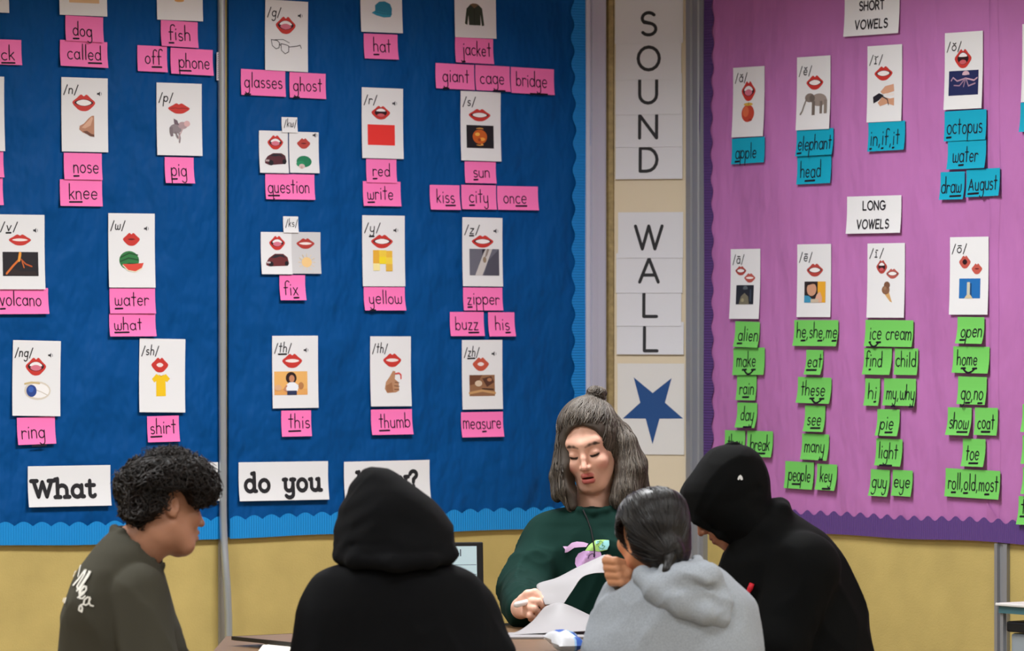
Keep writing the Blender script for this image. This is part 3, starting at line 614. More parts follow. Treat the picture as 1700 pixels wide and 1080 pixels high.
N_((755.5, 63, 818.5, 105), '[j]acket', '', (766, 814), vb=92, tilt=.8)
N_((723, 106, 787, 148), '[g]iant', '', (735, 778), vb=136, tilt=.8)
N_((789, 109, 846, 151), 'ca[ge]', '', (797, 836), vb=139, tilt=.8)
N_((848, 113, 919.5, 156), 'bri[dge]', '', (857, 907), vb=144, tilt=1)
N_((771.5, 268, 823, 304), '[s]un', '', (786, 812), vb=294)
N_((713.5, 307, 763, 348), 'ki[ss]', '', (725, 754), vb=336)
N_((766, 307, 823.5, 347.5), '[c]ity', '', (779, 810), vb=336)
N_((825.5, 309, 893, 348.5), 'on[ce]', '', (836, 873), vb=337)
N_((769, 477, 834, 515), '[z]ipper', '', (776, 828), vb=505)
N_((747, 517.5, 803, 557.5), 'bu[zz]', '', (756, 793), vb=547)
N_((810.5, 518, 854, 558), 'hi[s]', '', (822, 845), vb=547)
N_((765.5, 683.5, 835, 725), 'mea[s]ure', '', (769, 831), vb=711)

# ------------------------------------------------------------------ big question cards
def wordcard(box, text, geo, label, tilt=0, both=None):
    p = Paper('word_card', 'blue', box, WHITEP, tilt, lift=.008, off=.004); tag(p.o, label, 'word card', 'big question cards')
    if ' ' in text:
        a, b = text.split(' '); u0, um, un, u1, vb, xh = geo
        p.text('printed_word', a, u0, um, vb, xh, .0125, PRINT, SLAB, gap=.12); p.text('printed_word', b, un, u1, vb, xh, .0125, PRINT, SLAB, gap=.12); return
    u0, u1, vb, xh = geo; p.text('printed_word', text, u0, u1, vb, xh, .0125, PRINT, SLAB, gap=.12)
wordcard((46.5, 772.5, 183.5, 840), 'What', (53, 158, 825, 20), 'white card printed with the bold word What', .3)
wordcard((333, 767, 362, 831), 'k', (346, 361, 813, 20), 'white card half hidden by the curly haired boy and the pole')
wordcard((396.5, 766, 545, 830), 'do you', (406, 449, 470, 535, 815, 20), 'white card printed with the bold words do you', .4)
wordcard((571.5, 764.5, 713.5, 830), 'know?', (593, 694, 808, 17), 'white card ending in a question mark behind the black hood')

# ------------------------------------------------------------------ vowel cards, purple board
def _p(label, *a, **k): return card('purple', a[0], label, *a[1:], **k)
_p('white vowel card with open mouth and a red apple', (1217, 111, 1269, 227), '/ă/', [(1243, 151, 23, 32, 'tongue')],
   [('E', 1242.5, 188, 10.5, 14.5, 'c2452f'), ('E', 1239, 185, 5, 9, 'd96b45'), ('E', 1243, 173, 7.5, 2.6, 'd9b04a'), ('L', [(1243, 174), (1244, 170)], 1, '5a3a20'), ('E', 1247, 199, 3, 2, 'a43426')], px=24)
_p('white vowel card with teeth and a grey elephant', (1323, 93.5, 1378.5, 215), '/ĕ/', [(1353, 137, 28, 23, 'teeth')],
   [('E', 1360, 166, 13, 10.5, '9a8d84'), ('E', 1345, 162, 8, 7.5, '84786f'), ('E', 1349, 163, 4.5, 6, '6d625b'), ('L', [(1340, 163), (1336, 174), (1333, 184), (1330, 189)], 3, '7b7068'), ('R', 1349, 168, 1354, 191, '71675f'), ('R', 1362, 168, 1366, 189, '7a6f66'), ('R', 1369, 166, 1374, 189, '8b8077'), ('L', [(1339, 170), (1342, 174)], 1, 'efe8dc')], px=30)
_p('white vowel card with teeth and hands using a tool', (1440, 75, 1497.5, 202), '/ĭ/', [(1467, 121.5, 30, 23, 'teeth')],
   [('P', [(1462, 152), (1470, 143), (1484, 140), (1485, 152), (1474, 155), (1466, 156)], 'd6a183'), ('P', [(1458, 170), (1466, 160), (1478, 164), (1485, 163), (1485, 176), (1474, 172), (1462, 176)], 'd09a7a'), ('P', [(1450, 160), (1460, 154), (1468, 158), (1460, 166), (1451, 171)], '1d1d24'), ('L', [(1463, 158), (1474, 165), (1476, 174)], 2, '26262e'), ('R', 1470, 155, 1485, 159, 'ece2dc')], px=30)
_p('white vowel card with wide mouth and a pale octopus on navy', (1568.5, 53, 1631.5, 181), '/ŏ/', [(1599, 97, 28, 31, 'open')],
   [('R', 1576, 117, 1625, 158, '1b2556'), ('E', 1604, 124, 6, 6.5, 'd4b0bc'), ('L', [(1604, 130), (1590, 134), (1583, 128), (1580, 133)], 2.5, 'b894a8'), ('L', [(1604, 130), (1618, 134), (1623, 130)], 2.5, 'c9a0b0'), ('L', [(1603, 131), (1594, 142), (1585, 141)], 2.2, '9a7a94'), ('L', [(1605, 131), (1609, 143), (1620, 139)], 2.2, 'a9889e'), ('L', [(1604, 131), (1601, 144)], 2, 'a08098')], px=30)
_p('white vowel card cut off by the frame edge above a teal note', (1697, 38, 1760, 168))
def sign(box, l1, l2, g1, g2, label):
    p = Paper('heading_sign', 'purple', box, WHITEP, 0, lift=.006, off=.004); tag(p.o, label, 'heading sign', 'vowel heading signs')
    p.text('printed_line', l1, g1[0], g1[1], g1[2], 10.2, .0052, PRINT); p.text('printed_line', l2, g2[0], g2[1], g2[2], 10.2, .0052, PRINT)
sign((1402, -14, 1493, 58), 'SHORT', 'VOWELS', (1427, 1468, 16), (1421, 1475, 47), 'white sign printed SHORT VOWELS above the teal notes')
sign((1406, 325, 1496, 387), 'LONG', 'VOWELS', (1433, 1470, 348), (1424, 1477, 379), 'white sign printed LONG VOWELS above the green notes')
_p('white vowel card with two mouths and a dim alien picture', (1213, 413, 1262, 529), '/ā/', [(1230, 449, 18, 15, 'teeth', 'b0463c'), (1245, 461, 18, 15, 'smile', 'b8564a')],
   [('R', 1223, 473, 1252, 505, '20242c'), ('E', 1238, 479, 4, 5, '5c6468'), ('P', [(1228, 505), (1231, 492), (1237, 486), (1243, 492), (1245, 505)], '75705c'), ('E', 1234, 498, 2.5, 3, 'a09878'), ('R', 1246, 480, 1248, 500, '3c4a58')], px=24)
_p('white vowel card with wide teeth and a small child', (1323.5, 405, 1379.5, 526), '/ē/', [(1353, 448, 27, 21, 'teeth', 'b4443a')],
   [('R', 1336, 467, 1371, 502, '2a211f'), ('R', 1358, 467, 1371, 502, 'e8a92e'), ('E', 1348, 480, 8, 11, 'cf9a7c'), ('P', [(1339, 474), (1343, 468), (1352, 467), (1356, 472), (1350, 471)], '241815'), ('P', [(1336, 502), (1336, 490), (1344, 491), (1350, 497), (1350, 502)], '3f93b8'), ('P', [(1352, 502), (1357, 488), (1362, 484), (1366, 494), (1365, 502)], 'dcab92'), ('R', 1347, 496, 1360, 502, 'cbb9a2')], px=28)
_p('white vowel card with two mouths and an ice cream cone', (1440, 403.5, 1502, 527), '/ī/', [(1464, 442.5, 18, 22, 'open', 'b4463c'), (1482, 454, 21, 16, 'teeth', 'b65a50')],
   [('P', [(1467, 485), (1476, 484), (1482, 502), (1478, 500)], 'd2a468'), ('E', 1471, 481, 6.5, 7.5, '8a6248'), ('E', 1473, 473, 5, 6, '7a543c'), ('E', 1470, 478, 2.5, 3, 'a07a5c')], px=23)
_p('white vowel card with two rounded mouths and a pale tower on blue', (1577, 393, 1641, 522), '/ō/', [(1602, 434.5, 19, 21, 'hole', 'c0564a'), (1622, 446, 17.5, 17.5, 'pucker', 'c4584a')],
   [('R', 1593, 462, 1628, 495, '1a6cb4'), ('R', 1606, 468, 1611, 494, 'c9c6b0'), ('R', 1611, 470, 1614, 492, '164a78'), ('P', [(1602, 495), (1606, 489), (1612, 489), (1616, 495)], 'd2c09a')], px=26)
# teal notes
T_ = lambda *a, **k: note('t', *a, **k)
T_((1215, 228.5, 1269.5, 271), '[a]pple', '', (1222, 1256), vb=262, tilt=-1)
T_((1322.5, 214, 1383.5, 258), '[e]lephant', '', (1326, 1381), vb=248, tilt=-.6)
T_((1323.5, 258, 1380, 305), 'h[ea]d', '', (1330, 1363), vb=294, tilt=-.6)
T_((1441.5, 202, 1502.5, 250), '[i]n,[i]f,[i]t', '', (1446, 1494), vb=240, tilt=-.6)
T_((1568, 183, 1637.5, 233), '[o]ctopus', '', (1573, 1631), vb=221, tilt=-.4)
T_((1573.5, 232, 1637, 280), 'w[a]ter', ' under the octopus note', (1583, 1624), vb=268, tilt=-.4)
T_((1561.5, 285, 1601.5, 331), 'dr[aw]', '', (1564, 1597), vb=320)
T_((1604.5, 280, 1660, 326), '[Au]gust', '', (1609, 1656), vb=315, tilt=-1)
T_((1694, 169, 1745, 218), '', 'teal note cut off by the frame edge beside octopus')
# green notes
Gn = lambda *a, **k: note('g', *a, **k)
Gn((1220.5, 533.5, 1261, 576), '[a]lien', '', (1227, 1259), vb=565, tilt=1)
Gn((1217.5, 577, 1269.5, 622), 'm[a]k[e]', '', (1224, 1255), vb=608, extra='swoosh', tilt=-1)
Gn((1223.5, 623, 1256, 664), 'r[ai]n', '', (1229, 1252), vb=654)
Gn((1224, 668, 1257, 709.5), 'd[ay]', '', (1231, 1252), vb=697)
Gn((1203.5, 714, 1237, 757), 'th[ey]', '', (1209, 1233), vb=745)
Gn((1240.5, 715, 1283, 758), 'br[ea]k', '', (1247, 1278), vb=747)
Gn((1318.5, 531, 1391.5, 574), 'h[e],sh[e],m[e]', '', (1324, 1390), vb=560)
Gn((1338.5, 580.5, 1366.5, 621.5), '[ea]t', '', (1342, 1365), vb=609)
Gn((1324.5, 626, 1380, 669), 'th[e]s[e]', '', (1331, 1370), vb=656, extra='swoosh', tilt=.4)
Gn((1336.5, 673, 1370, 716), 's[ee]', '', (1342, 1364), vb=705)
Gn((1331.5, 720, 1376, 763), 'man[y]', '', (1337, 1369), vb=750, tilt=.5)
Gn((1303.5, 766, 1351, 811), 'p[eo]ple', '', (1310, 1346), vb=798, tilt=.6)
Gn((1356.5, 770, 1389.5, 813), 'k[ey]', '', (1363, 1382), vb=799, tilt=.6)
Gn((1436.5, 531, 1516, 575), '[i]c[e] cream', '', (1445, 1513), vb=563, extra='swoosh', tilt=.3)
Gn((1434.5, 577.5, 1480.5, 621.5), 'f[i]nd', '', (1438, 1465), vb=608)
Gn((1485.5, 578, 1524, 622), 'child', '', (1488, 1521), vb=608)
Gn((1436.5, 628, 1461, 673), 'h[i]', '', (1443, 1456), vb=661)
Gn((1467.5, 628, 1520.5, 673), 'm[y],wh[y]', '', (1473, 1519), vb=662)
Gn((1456.5, 679, 1493.5, 723), 'p[ie]', '', (1463, 1484), vb=712)
Gn((1454.5, 728, 1498, 773), 'l[igh]t', '', (1460, 1491), vb=760, tilt=.5)
Gn((1445.5, 779, 1477, 823), 'guy', '', (1449, 1473), vb=809, tilt=.5)
Gn((1482, 780, 1515, 823), 'eye', '', (1485, 1511), vb=809, tilt=.5)
Gn((1589.5, 526, 1634, 570), '[o]pen', '', (1597, 1631), vb=559, tilt=.5)
Gn((1582.5, 575, 1642.5, 619), 'h[o]m[e]', '', (1590, 1623), vb=606, extra='swoosh', tilt=.4)
Gn((1590.5, 625, 1638, 671), 'g[o],n[o]', '', (1597, 1633), vb=663, tilt=.3)
Gn((1573.5, 676, 1613, 722), 'sh[ow]', '', (1578, 1609), vb=711)
Gn((1618.5, 676.5, 1656.5, 722), 'c[oa]t', '', (1624, 1651), vb=711)
Gn((1598.5, 728, 1636, 774), 't[oe]', '', (1605, 1626), vb=763)
Gn((1569.5, 779, 1660, 826), 'r[o]ll,[o]ld,m[o]st', '', (1575, 1657), vb=813, tilt=.6)
Gn((1697.5, 671, 1737, 717), '', 'green note sliver at the frame edge beside coat')
Gn((1697.5, 723, 1737, 770), '', 'green note sliver at the frame edge beside toe')
Gn((1698, 776, 1738, 820), '', 'green note sliver at the frame edge beside most')
Gn((1691, 824, 1741, 871), '[t]', ' at the frame edge above the border', (1696, 1704), vb=852)
# ------------------------------------------------------------------ solid modelling with distance fields
def smin(a, b, k):
    h = np.clip(.5 + .5 * (b - a) / k, 0, 1); return b + (a - b) * h - k * h * (1 - h)
def smax(a, b, k): return -smin(-a, -b, k)
def cap(p, a, b, ra, rb=None):
    rb = ra if rb is None else rb; a = np.asarray(a, float); ba = np.asarray(b, float) - a
    h = np.clip((p - a) @ ba / max(ba @ ba, 1e-12), 0, 1); return np.linalg.norm(p - a - h[:, None] * ba, axis=1) - (ra + (rb - ra) * h)
def chain(p, pts, rs, k=.01):
    d = None
    for i in range(len(pts) - 1):
        c = cap(p, pts[i], pts[i + 1], rs[i], rs[i + 1]); d = c if d is None else smin(d, c, k)
    return d
def ell(p, c, r, R=None):
    q = p - np.asarray(c, float)
    if R is not None: q = q @ R
    r = np.asarray(r, float); k0 = np.linalg.norm(q / r, axis=1); k1 = np.linalg.norm(q / (r * r), axis=1)
    return np.where(k1 < 1e-9, -r.min(), k0 * (k0 - 1) / np.maximum(k1, 1e-9))
def box3(p, c, h, r, R=None):
    q = p - np.asarray(c, float)
    if R is not None: q = q @ R
    q = np.abs(q) - (np.asarray(h, float) - r)
    return np.linalg.norm(np.maximum(q, 0), axis=1) + np.minimum(q.max(axis=1), 0) - r
PERM = np.random.default_rng(5).permutation(256); PERM = np.concatenate([PERM, PERM, PERM])
def vnoise(p):
    i = np.floor(p).astype(np.int64); f = p - i; f = f * f * (3 - 2 * f); i &= 255
    def h(a, b, c): return PERM[PERM[PERM[(i[:, 0] + a) & 255] + ((i[:, 1] + b) & 255)] + ((i[:, 2] + c) & 255)] / 255.0
    l = lambda a, b, t: a + (b - a) * t
    return l(l(l(h(0, 0, 0), h(1, 0, 0), f[:, 0]), l(h(0, 1, 0), h(1, 1, 0), f[:, 0]), f[:, 1]), l(l(h(0, 0, 1), h(1, 0, 1), f[:, 0]), l(h(0, 1, 1), h(1, 1, 1), f[:, 0]), f[:, 1]), f[:, 2])
def folds(p, sc, amp, seed=0.0, warp=.6):
    """cloth creases: warped ridged noise, stretched by sc"""
    c_, s_ = math.cos(seed), math.sin(seed) * .55
    q = np.stack([p[:, 0] * c_ + p[:, 2] * s_, p[:, 1], -p[:, 0] * s_ + p[:, 2] * c_], 1) * np.asarray(sc, float) + seed * 3.7
    q = q + warp * (np.stack([vnoise(q * .7 + 9), vnoise(q * .7 + 31), vnoise(q * .7 + 57)], 1) - .5)
    n = 1 - np.abs(2 * vnoise(q) - 1); m = 1 - np.abs(2 * vnoise(q * 2.1 + 17) - 1)
    return -amp * (n ** 3 - .3 + .35 * (m ** 3 - .3))

def frame(fwd, up):
    """columns: own right side, forward, up"""
    f = np.asarray(fwd, float); f = f / np.linalg.norm(f); x = np.cross(f, up); x /= np.linalg.norm(x); return np.stack([x, f, np.cross(x, f)], 1)

class Loft:
    """stack of elliptic sections: rows (z, cx, half width, cy, half depth)"""
    def __init__(s, rows, n=2.0, yaw=0.0):
        R = np.array(sorted(rows), float); z = R[:, 0]; zz = np.linspace(z[0], z[-1], 160); out = [zz]
        for k in range(1, 5):
            y = R[:, k]; dl = np.diff(y) / np.diff(z); m = np.zeros(len(z)); m[0], m[-1] = dl[0], dl[-1]
            for i in range(1, len(z) - 1):
                m[i] = 0 if dl[i - 1] * dl[i] <= 0 else 2 / (1 / dl[i - 1] + 1 / dl[i])
            i = np.clip(np.searchsorted(z, zz) - 1, 0, len(z) - 2); h = z[i + 1] - z[i]; t = (zz - z[i]) / h
            out.append((2 * t ** 3 - 3 * t ** 2 + 1) * y[i] + (t ** 3 - 2 * t ** 2 + t) * h * m[i] + (-2 * t ** 3 + 3 * t ** 2) * y[i + 1] + (t ** 3 - t ** 2) * h * m[i + 1])
        s.t = out; s.z0, s.z1 = z[0], z[-1]; s.n = n; s.yaw = yaw
    def __call__(s, p):
        z = np.clip(p[:, 2], s.z0, s.z1); cx, w, cy, d = [np.interp(z, s.t[0], s.t[k]) for k in (1, 2, 3, 4)]
        x, y = p[:, 0] - cx, p[:, 1] - cy
        if s.yaw: c, q = math.cos(s.yaw), math.sin(s.yaw); x, y = x * c + y * q, -x * q + y * c
        qx, qy = np.abs(x / w), np.abs(y / d); n = s.n
        k0 = (qx ** n + qy ** n) ** (1 / n); k1 = np.sqrt((x / w ** 2) ** 2 + (y / d ** 2) ** 2)
        e = np.where(k1 > 1e-6, k0 * (k0 - 1) / np.maximum(k1, 1e-6), -np.minimum(w, d)); e = np.maximum(e, -np.minimum(w, d))
        o = np.abs(p[:, 2] - z)
        return np.where(o > 0, np.sqrt(np.maximum(e, 0) ** 2 + o ** 2), np.maximum(e, -np.minimum(p[:, 2] - s.z0, s.z1 - p[:, 2]) - .0))

def axis(*seg):
    """seg: (start, end, step) ..., joined"""
    out = []
    for a, b, h in seg:
        n = max(1, int(round((b - a) / h))); x = np.linspace(a, b, n + 1)
        out += list(x if not out else x[1:])
    return np.array(out)

def surface(f, ax, ay, az, slack=.03):
    """naive surface nets on a rectilinear grid, evaluated only near the surface"""
    ax, ay, az = [np.asarray(a, float) for a in (ax, ay, az)]; nx, ny, nz = len(ax), len(ay), len(az)
    S = 4; ix = np.unique(np.r_[np.arange(0, nx, S), nx - 1]); iy = np.unique(np.r_[np.arange(0, ny, S), ny - 1]); iz = np.unique(np.r_[np.arange(0, nz, S), nz - 1])
    def ev(P):
        out = np.empty(len(P))
        for i in range(0, len(P), 300000): out[i:i + 300000] = f(P[i:i + 300000])
        return out
    cg = np.stack(np.meshgrid(ax[ix], ay[iy], az[iz], indexing='ij'), -1).reshape(-1, 3)
    cv = ev(cg).reshape(len(ix), len(iy), len(iz))
    jx = np.searchsorted(ix, np.arange(nx), 'right') - 1; jy = np.searchsorted(iy, np.arange(ny), 'right') - 1; jz = np.searchsorted(iz, np.arange(nz), 'right') - 1
    up = lambda a: a[np.ix_(jx, jy, jz)]
    V = up(cv).astype(np.float32)
    sx, sy, sz = [np.maximum(np.gradient(a) * S, 0) for a in (ax, ay, az)]
    reach = np.sqrt(sx[:, None, None] ** 2 + sy[None, :, None] ** 2 + sz[None, None, :] ** 2) * 1.05 + slack
    act = np.nonzero((np.abs(V) < reach).ravel())[0]; a, b, c = np.unravel_index(act, V.shape)
    V.ravel()[act] = ev(np.stack([ax[a], ay[b], az[c]], 1))
    V[0], V[-1], V[:, 0], V[:, -1], V[:, :, 0], V[:, :, -1] = [np.abs(V[i]) + 1e-4 for i in (0, -1)] + [np.abs(V[:, i]) + 1e-4 for i in (0, -1)] + [np.abs(V[:, :, i]) + 1e-4 for i in (0, -1)]
    ins = V < 0; cnt = np.zeros((nx - 1, ny - 1, nz - 1), np.int8)
    offs = [(i, j, k) for i in (0, 1) for j in (0, 1) for k in (0, 1)]
    for i, j, k in offs: cnt += ins[i:nx - 1 + i, j:ny - 1 + j, k:nz - 1 + k]
    cell = np.nonzero(((cnt > 0) & (cnt < 8)).ravel())[0]; ci, cj, ck = np.unravel_index(cell, cnt.shape)
    idx = np.full(cnt.size, -1, np.int64); idx[cell] = np.arange(len(cell)); idx = idx.reshape(cnt.shape)
    acc = np.zeros((len(cell), 3)); num = np.zeros(len(cell))
    for o in offs:
        for d in range(3):
            if o[d]: continue
            q = list(o); q[d] = 1
            va = V[ci + o[0], cj + o[1], ck + o[2]].astype(float); vb = V[ci + q[0], cj + q[1], ck + q[2]].astype(float)
            m = (va < 0) != (vb < 0); t = np.where(m, va / np.where(m, va - vb, 1), 0)
            A = np.stack([ax[ci + o[0]], ay[cj + o[1]], az[ck + o[2]]], 1); B = np.stack([ax[ci + q[0]], ay[cj + q[1]], az[ck + q[2]]], 1)
            acc += np.where(m[:, None], A + (B - A) * t[:, None], 0); num += m
    verts = acc / num[:, None]; faces = []
    for d in range(3):
        sl = [slice(1, -1)] * 3; sl[d] = slice(0, -1); s2 = list(sl); s2[d] = slice(1, None)
        A, B = ins[tuple(sl)], ins[tuple(s2)]; ch = np.nonzero(A != B); base = [ch[k] + (0 if k == d else 1) for k in range(3)]
        e1, e2 = [(1, 2), (2, 0), (0, 1)][d]
        def cidx(o1, o2):
            q = [x.copy() for x in base]; q[e1] -= o1; q[e2] -= o2; return idx[q[0], q[1], q[2]]
        Q = np.stack([cidx(1, 1), cidx(0, 1), cidx(0, 0), cidx(1, 0)], 1); fl = ~A[ch]
        Q[fl] = Q[fl][:, ::-1]; faces.append(Q)
    return verts, np.concatenate(faces)

def smooth_verts(V, Fq, it=1, lam=.5):
    n = len(V)
    for _ in range(it):
        acc = np.zeros_like(V); c = np.zeros(n)
        for a, b in ((0, 1), (1, 2), (2, 3), (3, 0)):
            np.add.at(acc, Fq[:, a], V[Fq[:, b]]); np.add.at(acc, Fq[:, b], V[Fq[:, a]]); np.add.at(c, Fq[:, a], 1); np.add.at(c, Fq[:, b], 1)
        V = V + lam * (acc / np.maximum(c, 1)[:, None] - V)
    return V

def solid(name, f, ax, ay, az, m, parent=None, origin=(0, 0, 0), color=None, smooth=0, slack=.03):
    V, Q = surface(f, ax, ay, az, slack)
    if smooth: V = smooth_verts(V, Q, smooth)
    o = np.asarray(origin, float); me = bpy.data.meshes.new(name); P = V - o
    me.vertices.add(len(P)); me.vertices.foreach_set('co', P.astype(np.float32).ravel())
    me.loops.add(Q.size); me.loops.foreach_set('vertex_index', Q.astype(np.int32).ravel())
    me.polygons.add(len(Q)); me.polygons.foreach_set('loop_start', np.arange(0, Q.size, 4, dtype=np.int32)); me.polygons.foreach_set('loop_total', np.full(len(Q), 4, np.int32))
    me.polygons.foreach_set('use_smooth', np.ones(len(Q), dtype=bool)); me.update(calc_edges=True); me.validate()
    if color is not None:
        at_ = me.color_attributes.new('tint', 'FLOAT_COLOR', 'POINT'); C = color(V); at_.data.foreach_set('color', np.concatenate([C, np.ones((len(C), 1))], 1).astype(np.float32).ravel())
    me.materials.append(m); ob = bpy.data.objects.new(name, me); COL.objects.link(ob)
    if parent is None: ob.location = o
    else: ob.parent = parent
    return ob

def grad(f, p, h=.002):
    e = np.eye(3) * h; g = np.stack([f(p + e[i]) - f(p - e[i]) for i in range(3)], 1); return g / np.maximum(np.linalg.norm(g, axis=1, keepdims=True), 1e-9)

def strands(name, paths, radii, cols, m, parent, origin, sides=4):
    """paths (n, k, 3), radii (k,) or (n, k), cols (n, 3): thin tapering locks of hair as one mesh"""
    n, k, _ = paths.shape; T = np.gradient(paths, axis=1); T /= np.maximum(np.linalg.norm(T, axis=2, keepdims=True), 1e-9)
    ref = np.where(np.abs(T[:, :1, 2:3]) < .9, np.array([[[0, 0, 1.0]]]), np.array([[[1.0, 0, 0]]])); A = np.cross(T, np.broadcast_to(ref, T.shape)); A /= np.maximum(np.linalg.norm(A, axis=2, keepdims=True), 1e-9); B = np.cross(T, A)
    r = np.broadcast_to(np.asarray(radii), (n, k))[:, :, None]; rings = [paths + r * (math.cos(2 * math.pi * s / sides) * A + math.sin(2 * math.pi * s / sides) * B) for s in range(sides)]
    V = np.stack(rings, 2).reshape(-1, 3) - np.asarray(origin); b = (np.arange(n)[:, None] * k + np.arange(k - 1)[None]).ravel() * sides; Q = []
    for s in range(sides): t = (s + 1) % sides; Q.append(np.stack([b + s, b + t, b + sides + t, b + sides + s], 1))
    Q = np.concatenate(Q); me = bpy.data.meshes.new(name)
    me.vertices.add(len(V)); me.vertices.foreach_set('co', V.astype(np.float32).ravel()); me.loops.add(Q.size); me.loops.foreach_set('vertex_index', Q.astype(np.int32).ravel())
    me.polygons.add(len(Q)); me.polygons.foreach_set('loop_start', np.arange(0, Q.size, 4, dtype=np.int32)); me.polygons.foreach_set('loop_total', np.full(len(Q), 4, np.int32))
    me.polygons.foreach_set('use_smooth', np.ones(len(Q), dtype=bool)); me.update(calc_edges=True)
    a = me.color_attributes.new('tint', 'FLOAT_COLOR', 'POINT'); C = np.repeat(np.concatenate([cols, np.ones((n, 1))], 1), k * sides, axis=0); a.data.foreach_set('color', C.astype(np.float32).ravel())
    me.materials.append(m); ob = bpy.data.objects.new(name, me); COL.objects.link(ob); ob.parent = parent; return ob

def comb(f, P, field, n, step, lift=.001, jit=.15, wave=0.0, seed=1):
    """walk hair paths over the surface of f along a direction field"""
    rng = np.random.default_rng(seed); out = [P]; j = rng.normal(0, jit, P.shape); ph = rng.uniform(0, 6.28, len(P)); lf = rng.uniform(.2, 1.8, len(P)) * lift
    for i in range(n - 1):
        g = grad(f, P); d = field(P) + j; d = d - g * np.sum(d * g, axis=1, keepdims=True)
        d /= np.maximum(np.linalg.norm(d, axis=1, keepdims=True), 1e-9)
        if wave: s = np.cross(g, d); d = d + s * (wave * np.sin(ph + i * .75))[:, None]
        P = P + d * (step[:, None] if isinstance(step, np.ndarray) else step); P = P - g * (f(P) - lf)[:, None] * .8; out.append(P)
    return np.stack(out, 1)

# ------------------------------------------------------------------ head (own frame: +x right ear side, +y face, +z crown; about 0.225 m tall)
def head_sdf(q, smile=0.0, open_=0.0, jaw=1.0, nose=1.0):
    q = q.copy(); q[:, 0] = np.abs(q[:, 0]); x, y, z = q.T
    d = ell(q, (0, -.012, .035), (.075, .094, .082))
    d = smin(d, ell(q, (0, .026, -.03), (.060, .064, .078)), .03)
    d = smin(d, cap(q, (0, .060, -.094), (.014, .058, -.093), .018, .016), .03)                     # chin
    d = smin(d, cap(q, (.052, .0, -.045), (.028, .05, -.088), .016 * jaw, .016 * jaw), .025)        # jaw line
    d = smin(d, ell(q, (.038, .062, -.022), (.022, .022, .020)), .02)                               # cheekbone
    d = smin(d, cap(q, (0, .081, .036), (.040, .061, .040), .0080, .0080), .026)                      # brow
    d = smax(d, -ell(q, (.031, .098, .010), (.0165, .020, .0125)), .014)                            # socket
    d = smin(d, ell(q, (.031, .0700, .009), (.0148, .0145, .0128)), .006)                           # lids over the eye
    d = smin(d, chain(q, [(0, .085, .020), (0, .094, .0), (0, .107 * 1.0, -.026)], [.0070, .0070, .0095 * nose]), .010)
    d = smin(d, ell(q, (.0108, .0945, -.0290), (.0075, .0100, .0078)), .006)
    d = smax(d, -ell(q, (.0068, .103, -.0385), (.0034, .0060, .0050)), .003)
    d = smin(d, ell(q, (0, .070, -.060), (.027, .022, .024)), .014)                                 # mouth mound
    g = open_ * .5; cw = .024 + .003 * smile; cz = -.0585 + .004 * smile
    d = smin(d, chain(q, [(0, .0915, -.0530 + g * .2), (.011, .0895, -.0530 + g * .2), (cw, .0775, cz)], [.0052, .0050, .0025]), .004)
    d = smin(d, chain(q, [(0, .0895, -.0655 - g), (.011, .0870, -.0650 - g * .9), (cw, .0770, cz)], [.0062, .0055, .0025]), .004)
    slit = ell(q, (0, .088, -.0590 - g * .45), (.0185, .016, .0011 + g * .42)); d = smax(d, -slit, .002)
    d = smax(d, -ell(q, (0, .098, -.0445), (.0035, .006, .006)), .005)                              # philtrum
    e = ell(q, (.0755, -.012, .000), (.0085, .0185, .0300), frame((.45, 1, 0), (0, .25, 1)))
    e = smax(e, -ell(q, (.0865, -.006, .003), (.0075, .0095, .0165)), .004); e = smin(e, ell(q, (.075, -.004, -.024), (.005, .007, .008)), .005)
    return smin(d, e, .005)

def skin_tint(q, base, lip, lash=None, brow=None, blush=None, open_=0.0, stubble=None):
    C = np.tile(np.array(lin(base)[:3]), (len(q), 1)); a = q.copy(); a[:, 0] = np.abs(a[:, 0])
    def put(wt, c):
        nonlocal C; wt = np.clip(wt, 0, 1)[:, None]; C = C * (1 - wt) + np.array(lin(c)[:3]) * wt
    g = open_ * .5
    if blush: put(.55 * (1 - ell(a, (.042, .068, -.030), (.026, .03, .020)) / .012 - 1), blush); put(.5 * np.clip(-ell(a, (0, .108, -.028), (.014, .014, .012)) / .006, 0, 1), blush)
    if stubble: put(.75 * np.clip(-ell(a, (0, .078, -.090), (.030, .036, .024)) / .005, 0, 1), stubble)
    lp = np.minimum(chain(a, [(0, .0915, -.0530 + g * .2), (.011, .0895, -.0530 + g * .2), (.024, .0775, -.0585)], [.0060, .0054, .0028]), chain(a, [(0, .0895, -.0655 - g), (.011, .0870, -.0650 - g * .9), (.024, .0770, -.0585)], [.0070, .0062, .0028]))
    put(.5 - lp / .0016, lip)
    if open_: put(.5 - ell(a, (0, .080, -.0590 - g * .45), (.0175, .016, .0009 + g * .40)) / .0015, '2a1014')
    if lash: put(.5 - chain(a, [(.0165, .0800, .0035), (.024, .0840, .0), (.032, .0850, -.0005), (.040, .0810, .002), (.0455, .0745, .005)], [.0010, .0014, .0017, .0017, .0012]) / .0014, lash)
    if brow: put((.8 - chain(a, [(.013, .0930, .0300), (.026, .0900, .0350), (.040, .0800, .0360), (.050, .070, .0320)], [.0028, .0032, .0026, .0012]) / .003) * .85, brow)
    return C

